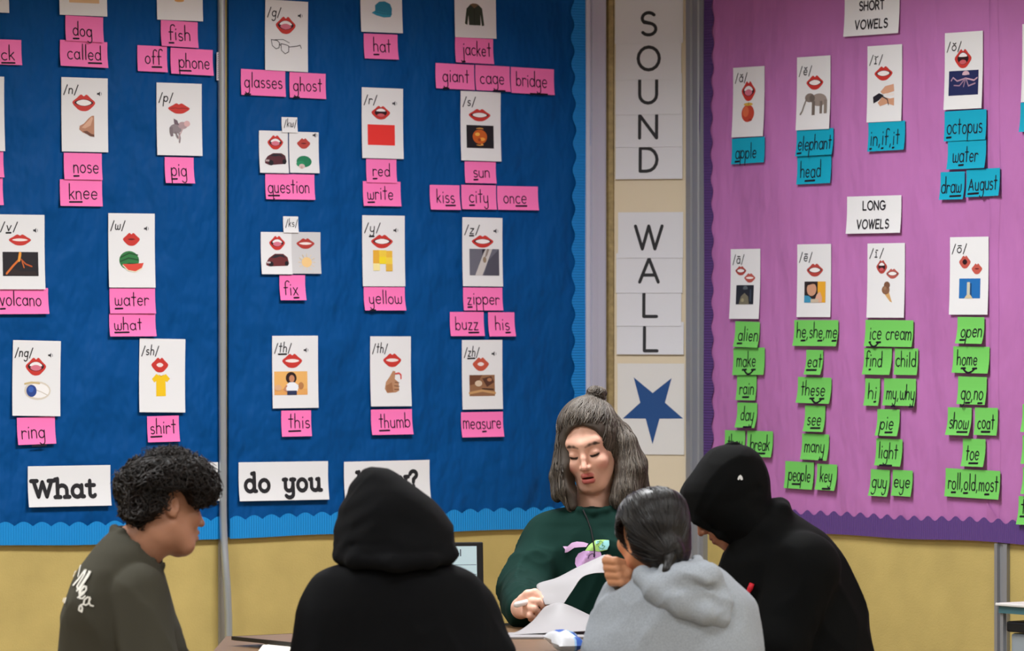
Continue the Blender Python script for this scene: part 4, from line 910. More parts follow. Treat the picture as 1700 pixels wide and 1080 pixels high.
def hand_pose(p, wrist, knuckle_mid, across, curl, palm_t=.013, thumb=None, size=1.0, k=.006):
    """palm from wrist to knuckles; across = unit vector index->little; each finger: bend direction list"""
    w_ = np.asarray(wrist, float); m = np.asarray(knuckle_mid, float); ac = np.asarray(across, float); ac /= np.linalg.norm(ac)
    d = None
    for i in range(4):
        kx = m + ac * (i - 1.5) * .0195 * size; wx = w_ + ac * (i - 1.5) * .011 * size
        c = cap(p, wx, kx, palm_t, palm_t * .86); d = c if d is None else smin(d, c, .012)
        c = chain(p, [kx] + [np.asarray(t, float) for t in curl[i]], [.0098 * size, .0088 * size, .0080 * size, .0068 * size][:len(curl[i]) + 1], .003); d = smin(d, c, .004)
    if thumb is not None: d = smin(d, chain(p, [np.asarray(t, float) for t in thumb], [.014, .0112, .0098, .0078][:len(thumb)], .004), k)
    return d
# ------------------------------------------------------------------ people
class Px:
    """measures on the photograph turned into metres at a person's distance"""
    def __init__(s, Y): s.Y = Y; s.k = Y / F
    def p(s, u, v, dy=0.0): return at(u, v, s.Y + dy)
    def rows(s, R): return [(EYE - (v - HOR) * s.k, ((a + b) / 2 - CX) * s.k, (b - a) / 2 * s.k, s.Y + cy, d) for v, a, b, d, cy in R]
def fabric(name, color, noise=None, sheen=0.0, bump=.35): return mat(name, color, .92, spec=.15, noise=noise, bump=(900, bump, .0012), sheen=sheen)
SKIN = mat('skin', (200, 150, 125), .5, spec=.35, attr='tint', bump=(700, .08, .001)); SKIN.node_tree.nodes['Principled BSDF'].inputs['Subsurface Weight'].default_value = .08
SKIN.node_tree.nodes['Principled BSDF'].inputs['Subsurface Radius'].default_value = (.012, .005, .003)
HAIRM = mat('hair', (40, 36, 34), .55, spec=.3, attr='tint'); SLEEK = mat('sleek_hair', (22, 20, 20), .42, spec=.4, attr='tint')
DENIM = fabric('dark_denim', (36, 42, 58)); SHOE = mat('shoe_dark', (28, 28, 30), .6); SOLE = mat('shoe_sole', (210, 208, 200), .6)

def legs(pel, g, inset=0.0):
    g = np.array([g[0], g[1], 0.0]); g /= np.linalg.norm(g); l = np.array([-g[1], g[0], 0]); pel = np.asarray(pel, float); J = []
    for s in (-1, 1):
        hip = pel + l * s * .085; kn = pel + g * .40 + l * s * .10; kn[2] = .52; an = kn + g * .02 + l * s * .01; an[2] = .10; J.append((hip, kn, an))
    def f(p):
        d = ell(p, pel + [0, 0, .02], (.165 - inset, .135 - inset, .09 - inset))
        for h, k, a in J: d = smin(d, chain(p, [h, k, a], [.082 - inset, .062 - inset, .048 - inset]), .03)
        return d
    return f, J, g
def lower(person, org, pel, g):
    f, J, gd = legs(pel, g); P = np.concatenate([np.array(j) for j in J] + [[pel]]); lo, hi = P.min(0) - .2, P.max(0) + .2
    fc = lambda p: smax(f(p), .115 - p[:, 2], .006)
    solid('trousers', fc, axis((lo[0], hi[0], .014)), axis((lo[1], hi[1], .014)), axis((.08, .66, .014)), DENIM, person, org, smooth=1)
    for h, k, a in J:
        b = a + gd * .14; b[2] = .045; hl = a - gd * .03; hl[2] = .05
        fs = lambda p: smax(smin(cap(p, hl, b, .042, .036), cap(p, a + [0, 0, -.02], a + [0, 0, .02], .042), .02), .012 - p[:, 2], .003)
        lo2, hi2 = np.minimum(hl, b) - .06, np.maximum(hl, b) + .06
        s = solid('shoe', fs, axis((lo2[0], hi2[0], .008)), axis((lo2[1], hi2[1], .008)), axis((0.0, .19, .008)), SHOE, person, org, smooth=1)
        fsl = lambda p: smax(cap(p * [1, 1, 0], hl * [1, 1, 0], b * [1, 1, 0], .043, .038), np.abs(p[:, 2] - .008) - .007, .003)
        solid('sole', fsl, axis((lo2[0], hi2[0], .008)), axis((lo2[1], hi2[1], .008)), axis((-.003, .03, .004)), SOLE, s, (0, 0, 0) if False else org)
def stool(pel, label):
    x, y = pel[0], pel[1]; t = tag(empty('stool', (x, y, 0)), label, 'stool', 'classroom stools')
    b = MB(); b.prism([(.16 * math.cos(a), .16 * math.sin(a)) for a in np.linspace(0, 2 * math.pi, 28, endpoint=False)], .40, .425); b.build('seat', mat('stool_seat', (60, 80, 120), .5), t)
    for k in range(4):
        a = math.pi / 4 + k * math.pi / 2; MB().tube([(.10 * math.cos(a), .10 * math.sin(a), .40), (.17 * math.cos(a), .17 * math.sin(a), 0)], .011, 8).build('leg', GREYM, t, smooth=True)

def ray_hit(f, px, u, v, near=-.45, far=.35, n=60):
    """points on the surface of f seen at picture positions (u, v)"""
    u, v = np.asarray(u, float), np.asarray(v, float); Y = np.linspace(px.Y + near, px.Y + far, n); lo = np.full(len(u), px.Y + far); hit = np.zeros(len(u), bool)
    P = lambda y: np.stack([(u - CX) / F * y, y, EYE - (v - HOR) / F * y], 1)
    prev = np.full(len(u), Y[0])
    for y in Y:
        ins = (f(P(np.full(len(u), y))) < 0) & ~hit; lo[ins] = y; prev[ins] = y - (Y[1] - Y[0]); hit |= ins
    a, b = np.where(hit, prev, lo), lo.copy()
    for _ in range(14):
        m = (a + b) / 2; i = f(P(m)) < 0; b = np.where(i, m, b); a = np.where(i, a, m)
    return P((a + b) / 2)
def stick(name, f, px, shapes, parent, org, off=.0016):
    """flat print on cloth: shapes of ('P', pts, colour) or ('L', pts, width, colour)"""
    V = []; Fc = []; MI = []; cols = []; o = off
    for s in shapes:
        c = s[-1]
        if c not in cols: cols.append(c)
        bm = bmesh.new()
        if s[0] == 'P': bm.faces.new([bm.verts.new((a, b, 0)) for a, b in s[1]])
        else:
            vv, ff = ribbons([s[1]], s[2]); vs = [bm.verts.new((a, b, 0)) for a, b in vv]
            for q in ff: bm.faces.new([vs[i] for i in q])
        bmesh.ops.triangulate(bm, faces=bm.faces[:])
        for _ in range(4):
            e = [x for x in bm.edges if x.calc_length() > 4]
            if not e: break
            bmesh.ops.subdivide_edges(bm, edges=e, cuts=1); bmesh.ops.triangulate(bm, faces=[x for x in bm.faces if len(x.verts) > 3])
        bm.verts.index_update(); uv = np.array([x.co[:2] for x in bm.verts]); P = ray_hit(f, px, uv[:, 0], uv[:, 1]); P = P + grad(f, P, .004) * o
        n = len(V); V += list(P - np.asarray(org)); Fc += [tuple(x.index + n for x in q.verts) for q in bm.faces]; MI += [cols.index(c)] * len(bm.faces); bm.free(); o += .0005
    return link(name, V, Fc, [mat('print_' + c, c, .7) for c in cols], parent, mi=MI, smooth=True)

def random_on(f, lo, hi, n, seed, keep=None):
    r = np.random.default_rng(seed); P = r.uniform(lo, hi, (n * 6, 3)); 
    for _ in range(6): P = P - grad(f, P) * f(P)[:, None]
    P = P[np.abs(f(P)) < .004]
    if keep is not None: P = P[keep(P)]
    return P[:n]
def tints(n, cols, seed, var=.18):
    r = np.random.default_rng(seed); B = np.array([lin(c)[:3] for c in cols]); w_ = r.dirichlet(np.ones(len(cols)) * .8, n); return (w_ @ B) * r.uniform(1 - var, 1 + var, (n, 1))

# ---- boy with curly hair, seen from behind his right shoulder
def boy():
    px = Px(11.1); p = px.p; org = p(205, 1000) * [1, 1, 0]; R = frame((.86, .49, -.10), (-.02, .2, .98)); C = p(271, 846); hs = .91
    H = lambda P: (P - C) @ R / hs
    coll = [p(190, 878, -.01), p(203, 884, -.055), p(228, 905, -.072), p(252, 926, -.055), p(266, 938, -.01), p(262, 930, .045), p(232, 903, .07), p(202, 880, .05), p(190, 878, -.01)]
    T = Loft(px.rows([(879, 188, 210, .04, 0), (886, 178, 224, .075, 0), (896, 168, 238, .10, 0), (911, 155, 253, .125, 0), (928, 142, 264, .14, 0), (944, 130, 270, .15, 0), (963, 119, 276, .155, 0), (986, 110, 283, .16, 0), (1015, 102, 290, .16, 0), (1050, 100, 299, .155, 0), (1080, 100, 306, .15, 0), (1180, 104, 300, .14, 0), (1270, 108, 296, .14, 0)]), 2.2)
    sh, el, wr = p(230, 985, -.12), p(256, 1120, -.17), p(345, 1135, .05); sh2, el2, wr2 = p(200, 990, .12), p(300, 1130, .28), p(380, 1130, .22)
    nb, nt = p(224, 915, .0), C + R @ np.array([0, -.02, -.05])
    neckf = lambda P: cap(P, nb, nt, .062, .054)
    pel = np.array([org[0], org[1], .52]); lf, _, _ = legs(pel, (.86, .5), .02)
    def body(P):
        d = head_sdf(H(P), smile=.6, open_=.006) * hs; d = smin(d, neckf(P), .02); d = smin(d, T(P) + .022, .02)
        d = smin(d, smin(chain(P, [sh, el, wr], [.038, .034, .024]), chain(P, [sh2, el2, wr2], [.038, .034, .024]), .01), .015); d = smin(d, lf(P), .03)
        hnd = lambda w0, dr: hand_pose(P, w0, w0 + dr * .085, (0, .9, .3), [[w0 + dr * .115 + np.array([0, (i - 1.5) * .016, -.008]), w0 + dr * .14 + np.array([0, (i - 1.5) * .015, -.028])] for i in range(4)], thumb=[w0 + dr * .03 + np.array([0, -.02, .0]), w0 + dr * .07 + np.array([0, -.045, .005]), w0 + dr * .10 + np.array([0, -.05, -.005])])
        return smin(d, smin(hnd(wr, np.array([.95, .3, -.05])), hnd(wr2, np.array([.95, .2, -.1])), .005), .01)
    x0, x1 = p(190, 0)[0], p(365, 0)[0]; y = px.Y
    def tint(V):
        Cc = skin_tint(H(V), (184, 132, 106), (150, 90, 78), lash='1d1412', brow='1c1512', blush=(184, 122, 98), stubble=(96, 66, 54)); return Cc
    b = solid('person', body, axis((org[0] - .22, x0, .014), (x0, x1, .0024), (x1, org[0] + .62, .012)), axis((y - .3, y - .12, .012), (y - .12, y + .14, .0026), (y + .14, y + .50, .012)), axis((0, .97, .014), (.97, 1.30, .0024)), SKIN, None, org, tint)
    tag(b, 'person with short dark curly hair in an olive grey T-shirt, smiling toward the table', 'person')
    cut = lambda P: smin(neckf(P) - .004, cap(P, nt, nt + [.02, .01, .1], .07), .01)
    base = lambda P: smax(smin(smin(T(P), smin(chain(P, [sh, el], [.070, .062]), chain(P, [sh2, el2], [.064, .058]), .01), .007), 1e-9 + chain(P, coll, [.010] * 9), .006), -cut(P), .004)
    cl = lambda P: base(P) + folds(P, (11, 8, 4), .010, 3.6) * np.clip((1.045 - P[:, 2]) / .12, .12, 1)
    xs = axis((org[0] - .22, org[0] + .30, .005))
    s = solid('t_shirt', cl, xs, axis((y - .30, y + .36, .0055)), axis((.60, .78, .012), (.78, 1.115, .0045)), fabric('olive_cotton', (68, 66, 57)), b, org, smooth=1)
    L = lambda *q: ('L', [(a / 3.085, 730 + c / 3.085) for a, c in q[0]], q[1], 'e9e7df')
    stick('back_lettering', cl, px, [L(((402, 700), (412, 655), (416, 642)), 1.4), L(((378, 700), (386, 676), (392, 672)), 1.6), L(((380, 745), (405, 715), (436, 672), (442, 664), (436, 690), (408, 735), (398, 752), (404, 766)), 2.4), L(((398, 775), (425, 735), (460, 680), (465, 672), (456, 700), (425, 745), (412, 768), (410, 786), (420, 788), (432, 776)), 2.4),
        L(((404, 808), (430, 790), (446, 768), (447, 752), (436, 750), (420, 772), (412, 796), (414, 812), (428, 812), (440, 800)), 2.6), L(((432, 842), (438, 818), (456, 804), (466, 812), (458, 838), (444, 846), (432, 842)), 2.7), L(((466, 806), (462, 830), (468, 846), (480, 850)), 2.4), L(((436, 838), (414, 852), (412, 870), (424, 878), (428, 862), (420, 846)), 2.4), L(((334, 830), (340, 812)), 1.3), L(((350, 812), (342, 838)), 1.3)], s, org)
    HL = Loft(px.rows([(752, 264, 292, .03, .02), (755, 244, 310, .055, .02), (763, 224, 330, .078, .02), (775, 211, 343, .092, .02), (790, 201, 351, .098, .015), (805, 197, 356, .098, .01), (818, 198, 358, .096, .01), (830, 200, 352, .094, .005), (840, 202, 340, .09, .0), (850, 206, 276, .085, -.005), (857, 209, 262, .078, -.01), (864, 218, 246, .06, -.01)]), 2.1)
    earcut = lambda q: ell(q, (.10, .0, -.012), (.078, .042, .056))
    def hair(P):
        q = H(P); d = HL(P)
        d = smax(d, -earcut(q), .006)        # round the ear
        d = smax(d, -ell(q, (.05, .100, -.062), (.12, .095, .082)), .012)          # face
        return d + .006 * (vnoise(P * 95) - .5) + .009 * (vnoise(P * 48 + 7) - .5)
    h = solid('hair', hair, axis((x0 - .01, x1 + .01, .0032)), axis((y - .14, y + .16, .0036)), axis((1.06, 1.29, .0032)), HAIRM, b, org, lambda V: np.tile(np.array(lin('0d0a09')[:3]), (len(V), 1)))
    Rt = random_on(hair, (x0, y - .12, 1.09), (x1, y + .14, 1.29), 1500, 4, lambda P: (earcut(H(P)) > .007) & ~((H(P)[:, 1] > .0) & (H(P)[:, 2] < .012))); rg = np.random.default_rng(8); D = rg.normal(0, 1, Rt.shape) + [.5, 0, -.5]
    Pth = comb(hair, Rt, lambda P: D, 9, .0055, .007, .1, 1.1, 5); Pth = Pth + (grad(hair, Rt) * .012)[:, None, :] * np.linspace(0, 1, 9)[None, :, None] ** 2 * rg.uniform(-.1, 1, (len(Rt), 1, 1))
    strands('curls', Pth, np.linspace(.0023, .0007, 9), tints(len(Rt), ['0c0908', '17100d', '221712'], 3), HAIRM, h, org)
    lower(b, org, pel, (.86, .5)); stool(pel, 'stool under the curly haired person in olive')
boy()

# ---- student in a black hood, back to the camera
BLACKF = fabric('black_fleece', (9, 10, 13))
BLACK2 = fabric('jet_black_fleece', (6, 7, 8))
def hood_back():
    px = Px(11.0); p = px.p; org = p(668, 1000) * [1, 1, 0]; R = frame((.15, .95, -.25), (-.08, .2, .97)); C = p(640, 874, .01); hs = .82
    H = lambda P: (P - C) @ R / hs; y = px.Y
    Hd = Loft(px.rows([(775, 615, 636, .02, .03), (778, 606, 646, .04, .03), (786, 598, 661, .065, .03), (798, 589, 678, .088, .03), (814, 579, 700, .108, .025), (831, 571, 721, .12, .02), (853, 565, 739, .128, .015), (872, 561, 748, .13, .01), (890, 558, 753, .13, .005), (908, 556, 757, .128, .0), (922, 557, 757, .122, .0), (934, 563, 751, .108, .0), (943, 580, 730, .08, .0)]), 2.1)
    T = Loft(px.rows([(926, 590, 730, .085, .0), (935, 566, 748, .10, .0), (943, 541, 770, .11, .0), (953, 523, 788, .118, .0), (968, 511, 800, .125, .0), (985, 502, 809, .13, .0), (1014, 491, 824, .135, .0), (1040, 487, 836, .135, 0), (1080, 484, 856, .135, .0), (1150, 488, 850, .13, .0), (1270, 500, 835, .13, .0)]), 2.3)
    sh, el, wr = p(550, 1016, .0), p(532, 1115, .03), p(560, 1120, .30); sh2, el2, wr2 = p(780, 1014, .0), p(808, 1115, .03), p(770, 1120, .30)
    pel = np.array([org[0], org[1], .52]); lf, _, _ = legs(pel, (.12, 1), .02); nt = C + R @ np.array([0, -.02, -.05])
    def body(P):
        d = head_sdf(H(P)) * hs; d = smin(d, cap(P, p(660, 955, .0), nt, .058, .052), .02); d = smin(d, T(P) + .025, .02)
        d = smin(d, smin(chain(P, [sh, el, wr], [.038, .034, .024]), chain(P, [sh2, el2, wr2], [.038, .034, .024]), .01), .015); d = smin(d, lf(P), .03)
        for w0, sx in ((wr, 1), (wr2, -1)):
            dr = np.array([.35 * sx, .93, -.05]); ac = np.array([-.9 * -sx, -.35, 0]) * -1
            d = smin(d, hand_pose(P, w0, w0 + dr * .085, ac * sx, [[w0 + dr * .115 + ac * sx * (i - 1.5) * .017 + [0, 0, -.006], w0 + dr * .14 + ac * sx * (i - 1.5) * .016 + [0, 0, -.022]] for i in range(4)], thumb=[w0 + dr * .03 + [.02 * sx, 0, 0], w0 + dr * .07 + [.045 * sx, 0, 0], w0 + dr * .1 + [.05 * sx, 0, -.01]]), .01)
        return d
    b = solid('person', body, axis((org[0] - .33, org[0] + .33, .009)), axis((y - .22, y - .12, .012), (y - .12, y + .13, .008), (y + .13, y + .55, .009)), axis((0, .7, .014), (.7, 1.24, .008)), SKIN, None, org, lambda V: skin_tint(H(V), (190, 135, 108), (165, 100, 90)))
    tag(b, 'person with the hood of a black hoodie up, back turned, seated before the laptop', 'person')
    def hood_(P):
        d = Hd(P)
        rim = chain(P, [p(563, 922, -.03), p(590, 930, -.10), p(650, 934, -.132), p(715, 930, -.112), p(750, 918, -.04)], [.013, .015, .015, .016, .016]); d = smin(d, rim, .012)
        d = smax(d, -chain(P, [p(560, 900, -.05), p(598, 905, -.122), p(650, 903, -.142), p(690, 911, -.142), p(735, 915, -.10)], [.004, .006, .007, .005, .003]), .016)
        side = np.clip((p(640, 0)[0] - P[:, 0]) / .08, 0, 1) * np.clip((1.24 - P[:, 2]) / .03, 0, 1)
        q = P[:, 2] * 150 + (P[:, 0] - p(590, 0)[0]) * -85; d = d + .0022 * side * np.sin(q) * np.clip((P[:, 2] - 1.06) / .05, 0, 1)
        # broad dents of the slack cloth on the far side
        d = smax(d, -ell(P, p(690, 868, -.16), (.05, .05, .035)), .035)
        return d + folds(P, (9, 8, 5), .010, 2.4)
    arms = lambda P: smin(chain(P, [sh, el, wr], [.060, .060, .045]), chain(P, [sh2, el2, wr2], [.060, .062, .045]), .01)
    def jacket(P):
        d = smin(T(P), arms(P), .03); low = np.clip((1.0 - P[:, 2]) / .12, .15, 1)
        return d + folds(P, (9, 8, 4), .014, 5.9) * low
    xs = axis((org[0] - .34, org[0] + .34, .0055))
    s = solid('hoodie', jacket, xs, axis((y - .22, y + .40, .006)), axis((.56, .78, .014), (.78, 1.07, .005)), BLACKF, b, org, smooth=1)
    solid('hood', hood_, axis((p(545, 0)[0], p(770, 0)[0], .004)), axis((y - .18, y + .19, .005)), axis((.98, 1.26, .004)), BLACKF, s, org, smooth=1)
    lower(b, org, pel, (.12, 1)); stool(pel, 'stool under the hooded person whose back is turned')
hood_back()

# ---- teacher in the green sweatshirt
def teacher():
    px = Px(13.35); p = px.p; org = p(982, 1000) * [1, 1, 0]; y = px.Y
    R = frame((-.24, -.945, -.22), (-.20, -.16, .97)); C = p(980.5, 747); hs = .95
    H = lambda P: (P - C) @ R / hs
    T = Loft(px.rows([(838, 962, 1008, .05, .02), (842, 938, 1030, .075, .02), (848, 910, 1052, .095, .02), (856, 894, 1068, .105, .02), (868, 882, 1080, .115, .02), (886, 873, 1088, .12, .01), (912, 868, 1090, .125, .0), (960, 874, 1086, .13, .0), (1010, 880, 1082, .13, 0), (1080, 880, 1082, .135, 0), (1170, 876, 1086, .14, 0)]), 2.3)
    sh, el, wr = p(912, 892, .0), p(858, 985, -.06), p(868, 1012, -.44); sh2, el2, wr2 = p(1052, 892, .0), p(1075, 990, -.05), p(1075, 1012, -.42)
    wr = at(866, 1010, 12.86); el = at(870, 975, 13.22)
    nb, nt = p(985, 850, .03), C + R @ np.array([0, -.025, -.05])
    pel = np.array([org[0], org[1] + .05, .52]); lf, _, _ = legs(pel, (-.15, -1), .02); neckf = lambda P: cap(P, nb, nt, .056, .050)
    h0 = lambda u, v, dy=0: at(u, v, 12.80 + dy)
    hs2 = 13.35 / 12.8
    def rhand(P):
        k = [h0(879, 990, -.01), h0(881, 998, -.03), h0(878, 1008, -.035), h0(872, 1017, -.03)]
        f = [[h0(892, 988, -.025), h0(901, 995, -.03), h0(904, 1003, -.02)], [h0(893, 998, -.045), h0(902, 1005, -.04), h0(901, 1010, -.02)], [h0(888, 1010, -.05), h0(894, 1016, -.04), h0(890, 1019, -.02)], [h0(880, 1021, -.045), h0(886, 1025, -.035), h0(881, 1027, -.02)]]
        w0 = at(864, 1010, 12.85); d = smin(cap(P, w0, h0(872, 998), .024, .022), cap(P, w0, h0(868, 1012, -.01), .024, .022), .02)
        for a, q in zip(k, f): d = smin(d, cap(P, h0(870, 1004), a, .018, .0115), .010); d = smin(d, chain(P, [a] + q, [.0105, .0098, .0088, .0076], .003), .0025)
        return smin(d, chain(P, [h0(868, 994, -.01), h0(876, 986, -.02), h0(888, 983, -.02), h0(898, 988, -.012)], [.014, .012, .0105, .0085], .004), .005)
    def lhand(P):
        w0 = wr2; dr = np.array([-.5, -.8, .1]); return hand_pose(P, w0, w0 + dr * .085, (.8, -.5, 0), [[w0 + dr * .12 + np.array([.8, -.5, 0]) * (i - 1.5) * .017, w0 + dr * .15 + np.array([.8, -.5, 0]) * (i - 1.5) * .016 + [0, 0, -.012]] for i in range(4)], thumb=[w0 + dr * .03 + [-.02, 0, 0], w0 + dr * .07 + [-.04, 0, .01], w0 + dr * .1 + [-.045, 0, .005]])
    def body(P):
        d = head_sdf(H(P), open_=.010, jaw=.75) * hs; d = smin(d, neckf(P), .02); d = smin(d, T(P) + .025, .02)
        d = smin(d, smin(chain(P, [sh, el, wr], [.036, .032, .024]), chain(P, [sh2, el2, wr2], [.036, .032, .024]), .01), .015)
        return smin(smin(smin(d, rhand(P), .008), lhand(P), .008), lf(P), .03)
    hx0, hx1 = p(925, 0)[0], p(1040, 0)[0]
    def tint(V):
        base = skin_tint(H(V), (238, 186, 164), (204, 108, 104), lash='2a1e1a', brow='4a3a32', blush=(232, 152, 134), open_=.010); return base
    b = solid('person', body, axis((org[0] - .26, at(850, 0, 12.8)[0] - .01, .012), (at(850, 0, 12.8)[0] - .01, at(908, 0, 12.8)[0] + .005, .0028), (at(908, 0, 12.8)[0] + .005, hx0, .006), (hx0, hx1, .0022), (hx1, org[0] + .26, .012)),
              axis((y - .64, y - .59, .008), (y - .59, y - .46, .0032), (y - .46, y - .15, .012), (y - .15, y + .13, .0024), (y + .13, y + .25, .014)), axis((0, .765, .014), (.765, .86, .0028), (.86, 1.07, .008), (1.07, 1.40, .0022)), SKIN, None, org, tint)
    tag(b, 'person with grey brown shoulder length hair in a dark green sweatshirt, reading aloud', 'person')
    ring = [p(948, 842, -.03), p(962, 847, -.066), p(984, 851, -.078), p(1006, 847, -.066), p(1020, 841, -.03), p(1018, 832, .05), p(985, 828, .09), p(952, 833, .05), p(948, 842, -.03)]
    arms = lambda P: smin(chain(P, [sh, el, wr + (wr - el) * -.02], [.066, .063, .046], .02), chain(P, [sh2, el2, wr2 + [0, 0.02, 0]], [.068, .062, .044], .02), .01)
    def sw(P):
        d = smin(T(P), arms(P), .022); d = smin(d, chain(P, ring, [.010] * 9), .008); d = smax(d, -(neckf(P) - .010), .004)
        for seg, r_ in () and (((p(905, 885, -.12), p(918, 930, -.13), p(922, 985, -.14)), .006), ((p(893, 915, -.10), p(900, 960, -.13), p(905, 1000, -.14)), .006), ((p(1010, 950, -.14), p(1000, 1000, -.14), p(960, 1030, -.14)), .006)):
            d = smax(d, -chain(P, list(seg), [.003, r_, .003]), .02)
        return d + folds(P, (12, 8, 4), .014, 2.6) * np.clip((1.04 - P[:, 2]) / .10, .1, 1)
    s = solid('sweatshirt', sw, axis((org[0] - .28, org[0] + .28, .0055)), axis((y - .52, y + .18, .006)), axis((.55, .74, .014), (.74, 1.08, .0045)), fabric('green_fleece', (12, 43, 37)), b, org, smooth=1)
    q = lambda *pts: [(800 + a / 4.5, 840 + c / 4.5) for a, c in pts]
    pr = [('P', q((606, 300), (640, 300), (672, 272), (710, 264), (760, 268), (796, 280), (780, 304), (730, 306), (690, 310), (640, 342), (620, 346), (622, 322)), 'd9b2dc'),
          ('P', q((770, 334), (800, 292), (850, 254), (905, 250), (950, 254), (952, 290), (935, 326), (880, 338), (830, 332)), 'a9d678'), ('P', q((890, 286), (915, 256), (950, 256), (952, 290), (936, 322), (884, 330), (872, 308)), '9ad8dc'),
          ('P', q((850, 262), (880, 256), (874, 276), (852, 284)), '9ad8dc'), ('P', q((697, 430), (700, 388), (722, 352), (760, 334), (830, 334), (888, 342), (900, 380), (896, 440), (860, 470), (760, 470), (710, 456)), 'd3a8dd'),
          ('L', q((792, 388), (800, 364), (822, 352), (846, 360), (842, 382)), 1.3, '5a3a78'), ('L', q((862, 270), (890, 262), (905, 274), (898, 292), (920, 300), (905, 320), (880, 312), (868, 296)), .9, '3f7a4c')]
    stick('chest_print', sw, px, pr, s, org)
    cp = ray_hit(sw, px, [968, 975, 981, 984, 986, 987, 986], [846, 862, 878, 892, 906, 916, 924]); cp = cp + grad(sw, cp, .004) * .0025 - org
    MB().tube([tuple(c) for c in cp], .0022, 6).build('lanyard_cord', mat('cord_black', (16, 16, 18), .7), s, smooth=True)
    # hair: half up with a small knot, the rest falling to the shoulders
    knot = p(992, 652, .02)
    lc = [p(944, 700, -.005), p(940, 735, -.025), p(939, 778, -.035), p(942, 812, -.045), p(950, 840, -.06)]; rc = [p(1008, 688, .02), p(1036, 735, -.0), p(1046, 780, -.015), p(1040, 815, -.03), p(1028, 830, -.04)]
    rc2 = [p(1028, 720, .04), p(1052, 770, .03), p(1062, 815, .02)]; lc2 = [p(935, 740, .02), p(926, 790, .02), p(926, 822, .0)]
    def hair(P):
        a = H(P); d = ell(a, (0, -.022, .052), (.088, .106, .098)); d = smin(d, ell(a, (0, -.06, -.03), (.085, .06, .10)), .03)
        d = smax(d, -ell(a, (.0, .098, -.020), (.078, .089, .118)), .008)
        d = smin(d, chain(P, lc, [.016, .022, .030, .028, .013]), .018); d = smin(d, chain(P, lc2, [.018, .017, .014]), .02)
        d = smin(d, chain(P, rc, [.014, .030, .036, .036, .024]), .02); d = smin(d, chain(P, rc2, [.03, .032, .024]), .02)
        d = smax(d, -ell(a, (.0, .095, -.055), (.058, .055, .075)), .008)
        k = np.linalg.norm((P - knot) / [1.25, 1.2, .85], axis=1) - .019; d = smin(d, k * .85, .010)
        return d
    hair_rough = lambda P: hair(P) + .004 * (vnoise(P * [70, 70, 16]) - .5)
    h = solid('hair', hair_rough, axis((p(908, 0)[0], p(1088, 0)[0], .0034)), axis((y - .16, y + .17, .0036)), axis((1.02, 1.40, .0034)), HAIRM, b, org, lambda V: np.tile(np.array(lin('463e37')[:3]), (len(V), 1)))
    rg = np.random.default_rng(12); n = 620; th = rg.uniform(-1.5, 1.5, n); rad = rg.uniform(.0, .55, n)
    a = np.stack([.084 * np.sin(th), .082 * np.cos(th) - .010 - rad * .06, .094 - .050 * np.abs(np.sin(th)) ** 3 + .05 * rad], 1) * hs
    Rt = a @ R.T + C
    for _ in range(4): Rt = Rt - grad(hair, Rt) * hair(Rt)[:, None]
    fld = lambda P: (knot - P) / np.maximum(np.linalg.norm(knot - P, axis=1, keepdims=True), 1e-6)
    L0 = np.linalg.norm(knot - Rt, axis=1) * 1.18; Pa = comb(hair, Rt, fld, 22, L0 / 22, .0030, .07, .30, 2)
    cols = ['3a332d', '5a524a', '7c756c', '2a2420', '4a3f36']
    strands('swept_back_locks', Pa, np.r_[np.linspace(.0010, .0019, 6), np.full(10, .0019), np.linspace(.0019, .0010, 6)], tints(len(Pa), cols, 6, .35), HAIRM, h, org)
    n = 1500; sd = rg.choice([-1, 1], n, p=[.6, .4]); a = np.stack([sd * .080, rg.uniform(-.10, .045, n), rg.uniform(.0, .085, n)], 1) * hs; Rt = a @ R.T + C
    for _ in range(4): Rt = Rt - grad(hair, Rt) * hair(Rt)[:, None]
    out = np.sign((Rt - C) @ R[:, 0])
    Ln = (Rt[:, 2] - rg.uniform(1.035, 1.09, n)); Ln = np.clip(Ln, .08, .34); fl = np.array([.0, -.10, -1.0])
    Pb = comb(hair, Rt, lambda P: np.tile(fl, (len(P), 1)), 30, Ln / 27, .0024, .10, .22, 4)
    strands('falling_locks', Pb, np.r_[np.linspace(.0012, .0021, 8), np.full(14, .0021), np.linspace(.0020, .0006, 8)], tints(n, cols, 9, .35), HAIRM, h, org)
    R3 = random_on(hair, (p(910, 0)[0], y - .15, 1.04), (p(1088, 0)[0], y + .12, 1.27), 1300, 17, lambda P: (np.abs((P - C) @ R[:, 0]) > .062) | ((P - C) @ R[:, 1] < 0)); n3 = len(R3)
    L3 = np.clip(R3[:, 2] - rg.uniform(1.03, 1.07, n3), .05, .14); P3 = comb(hair, R3, lambda P: np.tile(fl, (len(P), 1)), 16, L3 / 15, .0022, .10, .2, 6)
    strands('loose_locks', P3, np.r_[np.linspace(.0008, .002, 4), np.full(6, .0021), np.linspace(.0019, .0005, 6)], tints(n3, cols, 19, .35), HAIRM, h, org)
    m = 160; tt = rg.uniform(0, 6.28, m); ax_ = rg.normal(0, 1, (m, 3)); ax_ /= np.linalg.norm(ax_, axis=1, keepdims=True); e1 = np.cross(ax_, [0, 0, 1.0]); e1 /= np.linalg.norm(e1, axis=1, keepdims=True); e2 = np.cross(ax_, e1); ang = tt[:, None] + np.linspace(0, 2.6, 12)[None]
    Pk = knot + (e1[:, None] * np.cos(ang)[..., None] + e2[:, None] * np.sin(ang)[..., None]) * .0205 * np.array([1.25, 1.15, .85])
    strands('hair_knot', Pk, np.linspace(.0018, .0010, 12), tints(m, cols, 13), HAIRM, h, org)
    lower(b, org, pel, (-.15, -1)); stool(pel, 'stool under the reading person in green')
    return px
teacher()

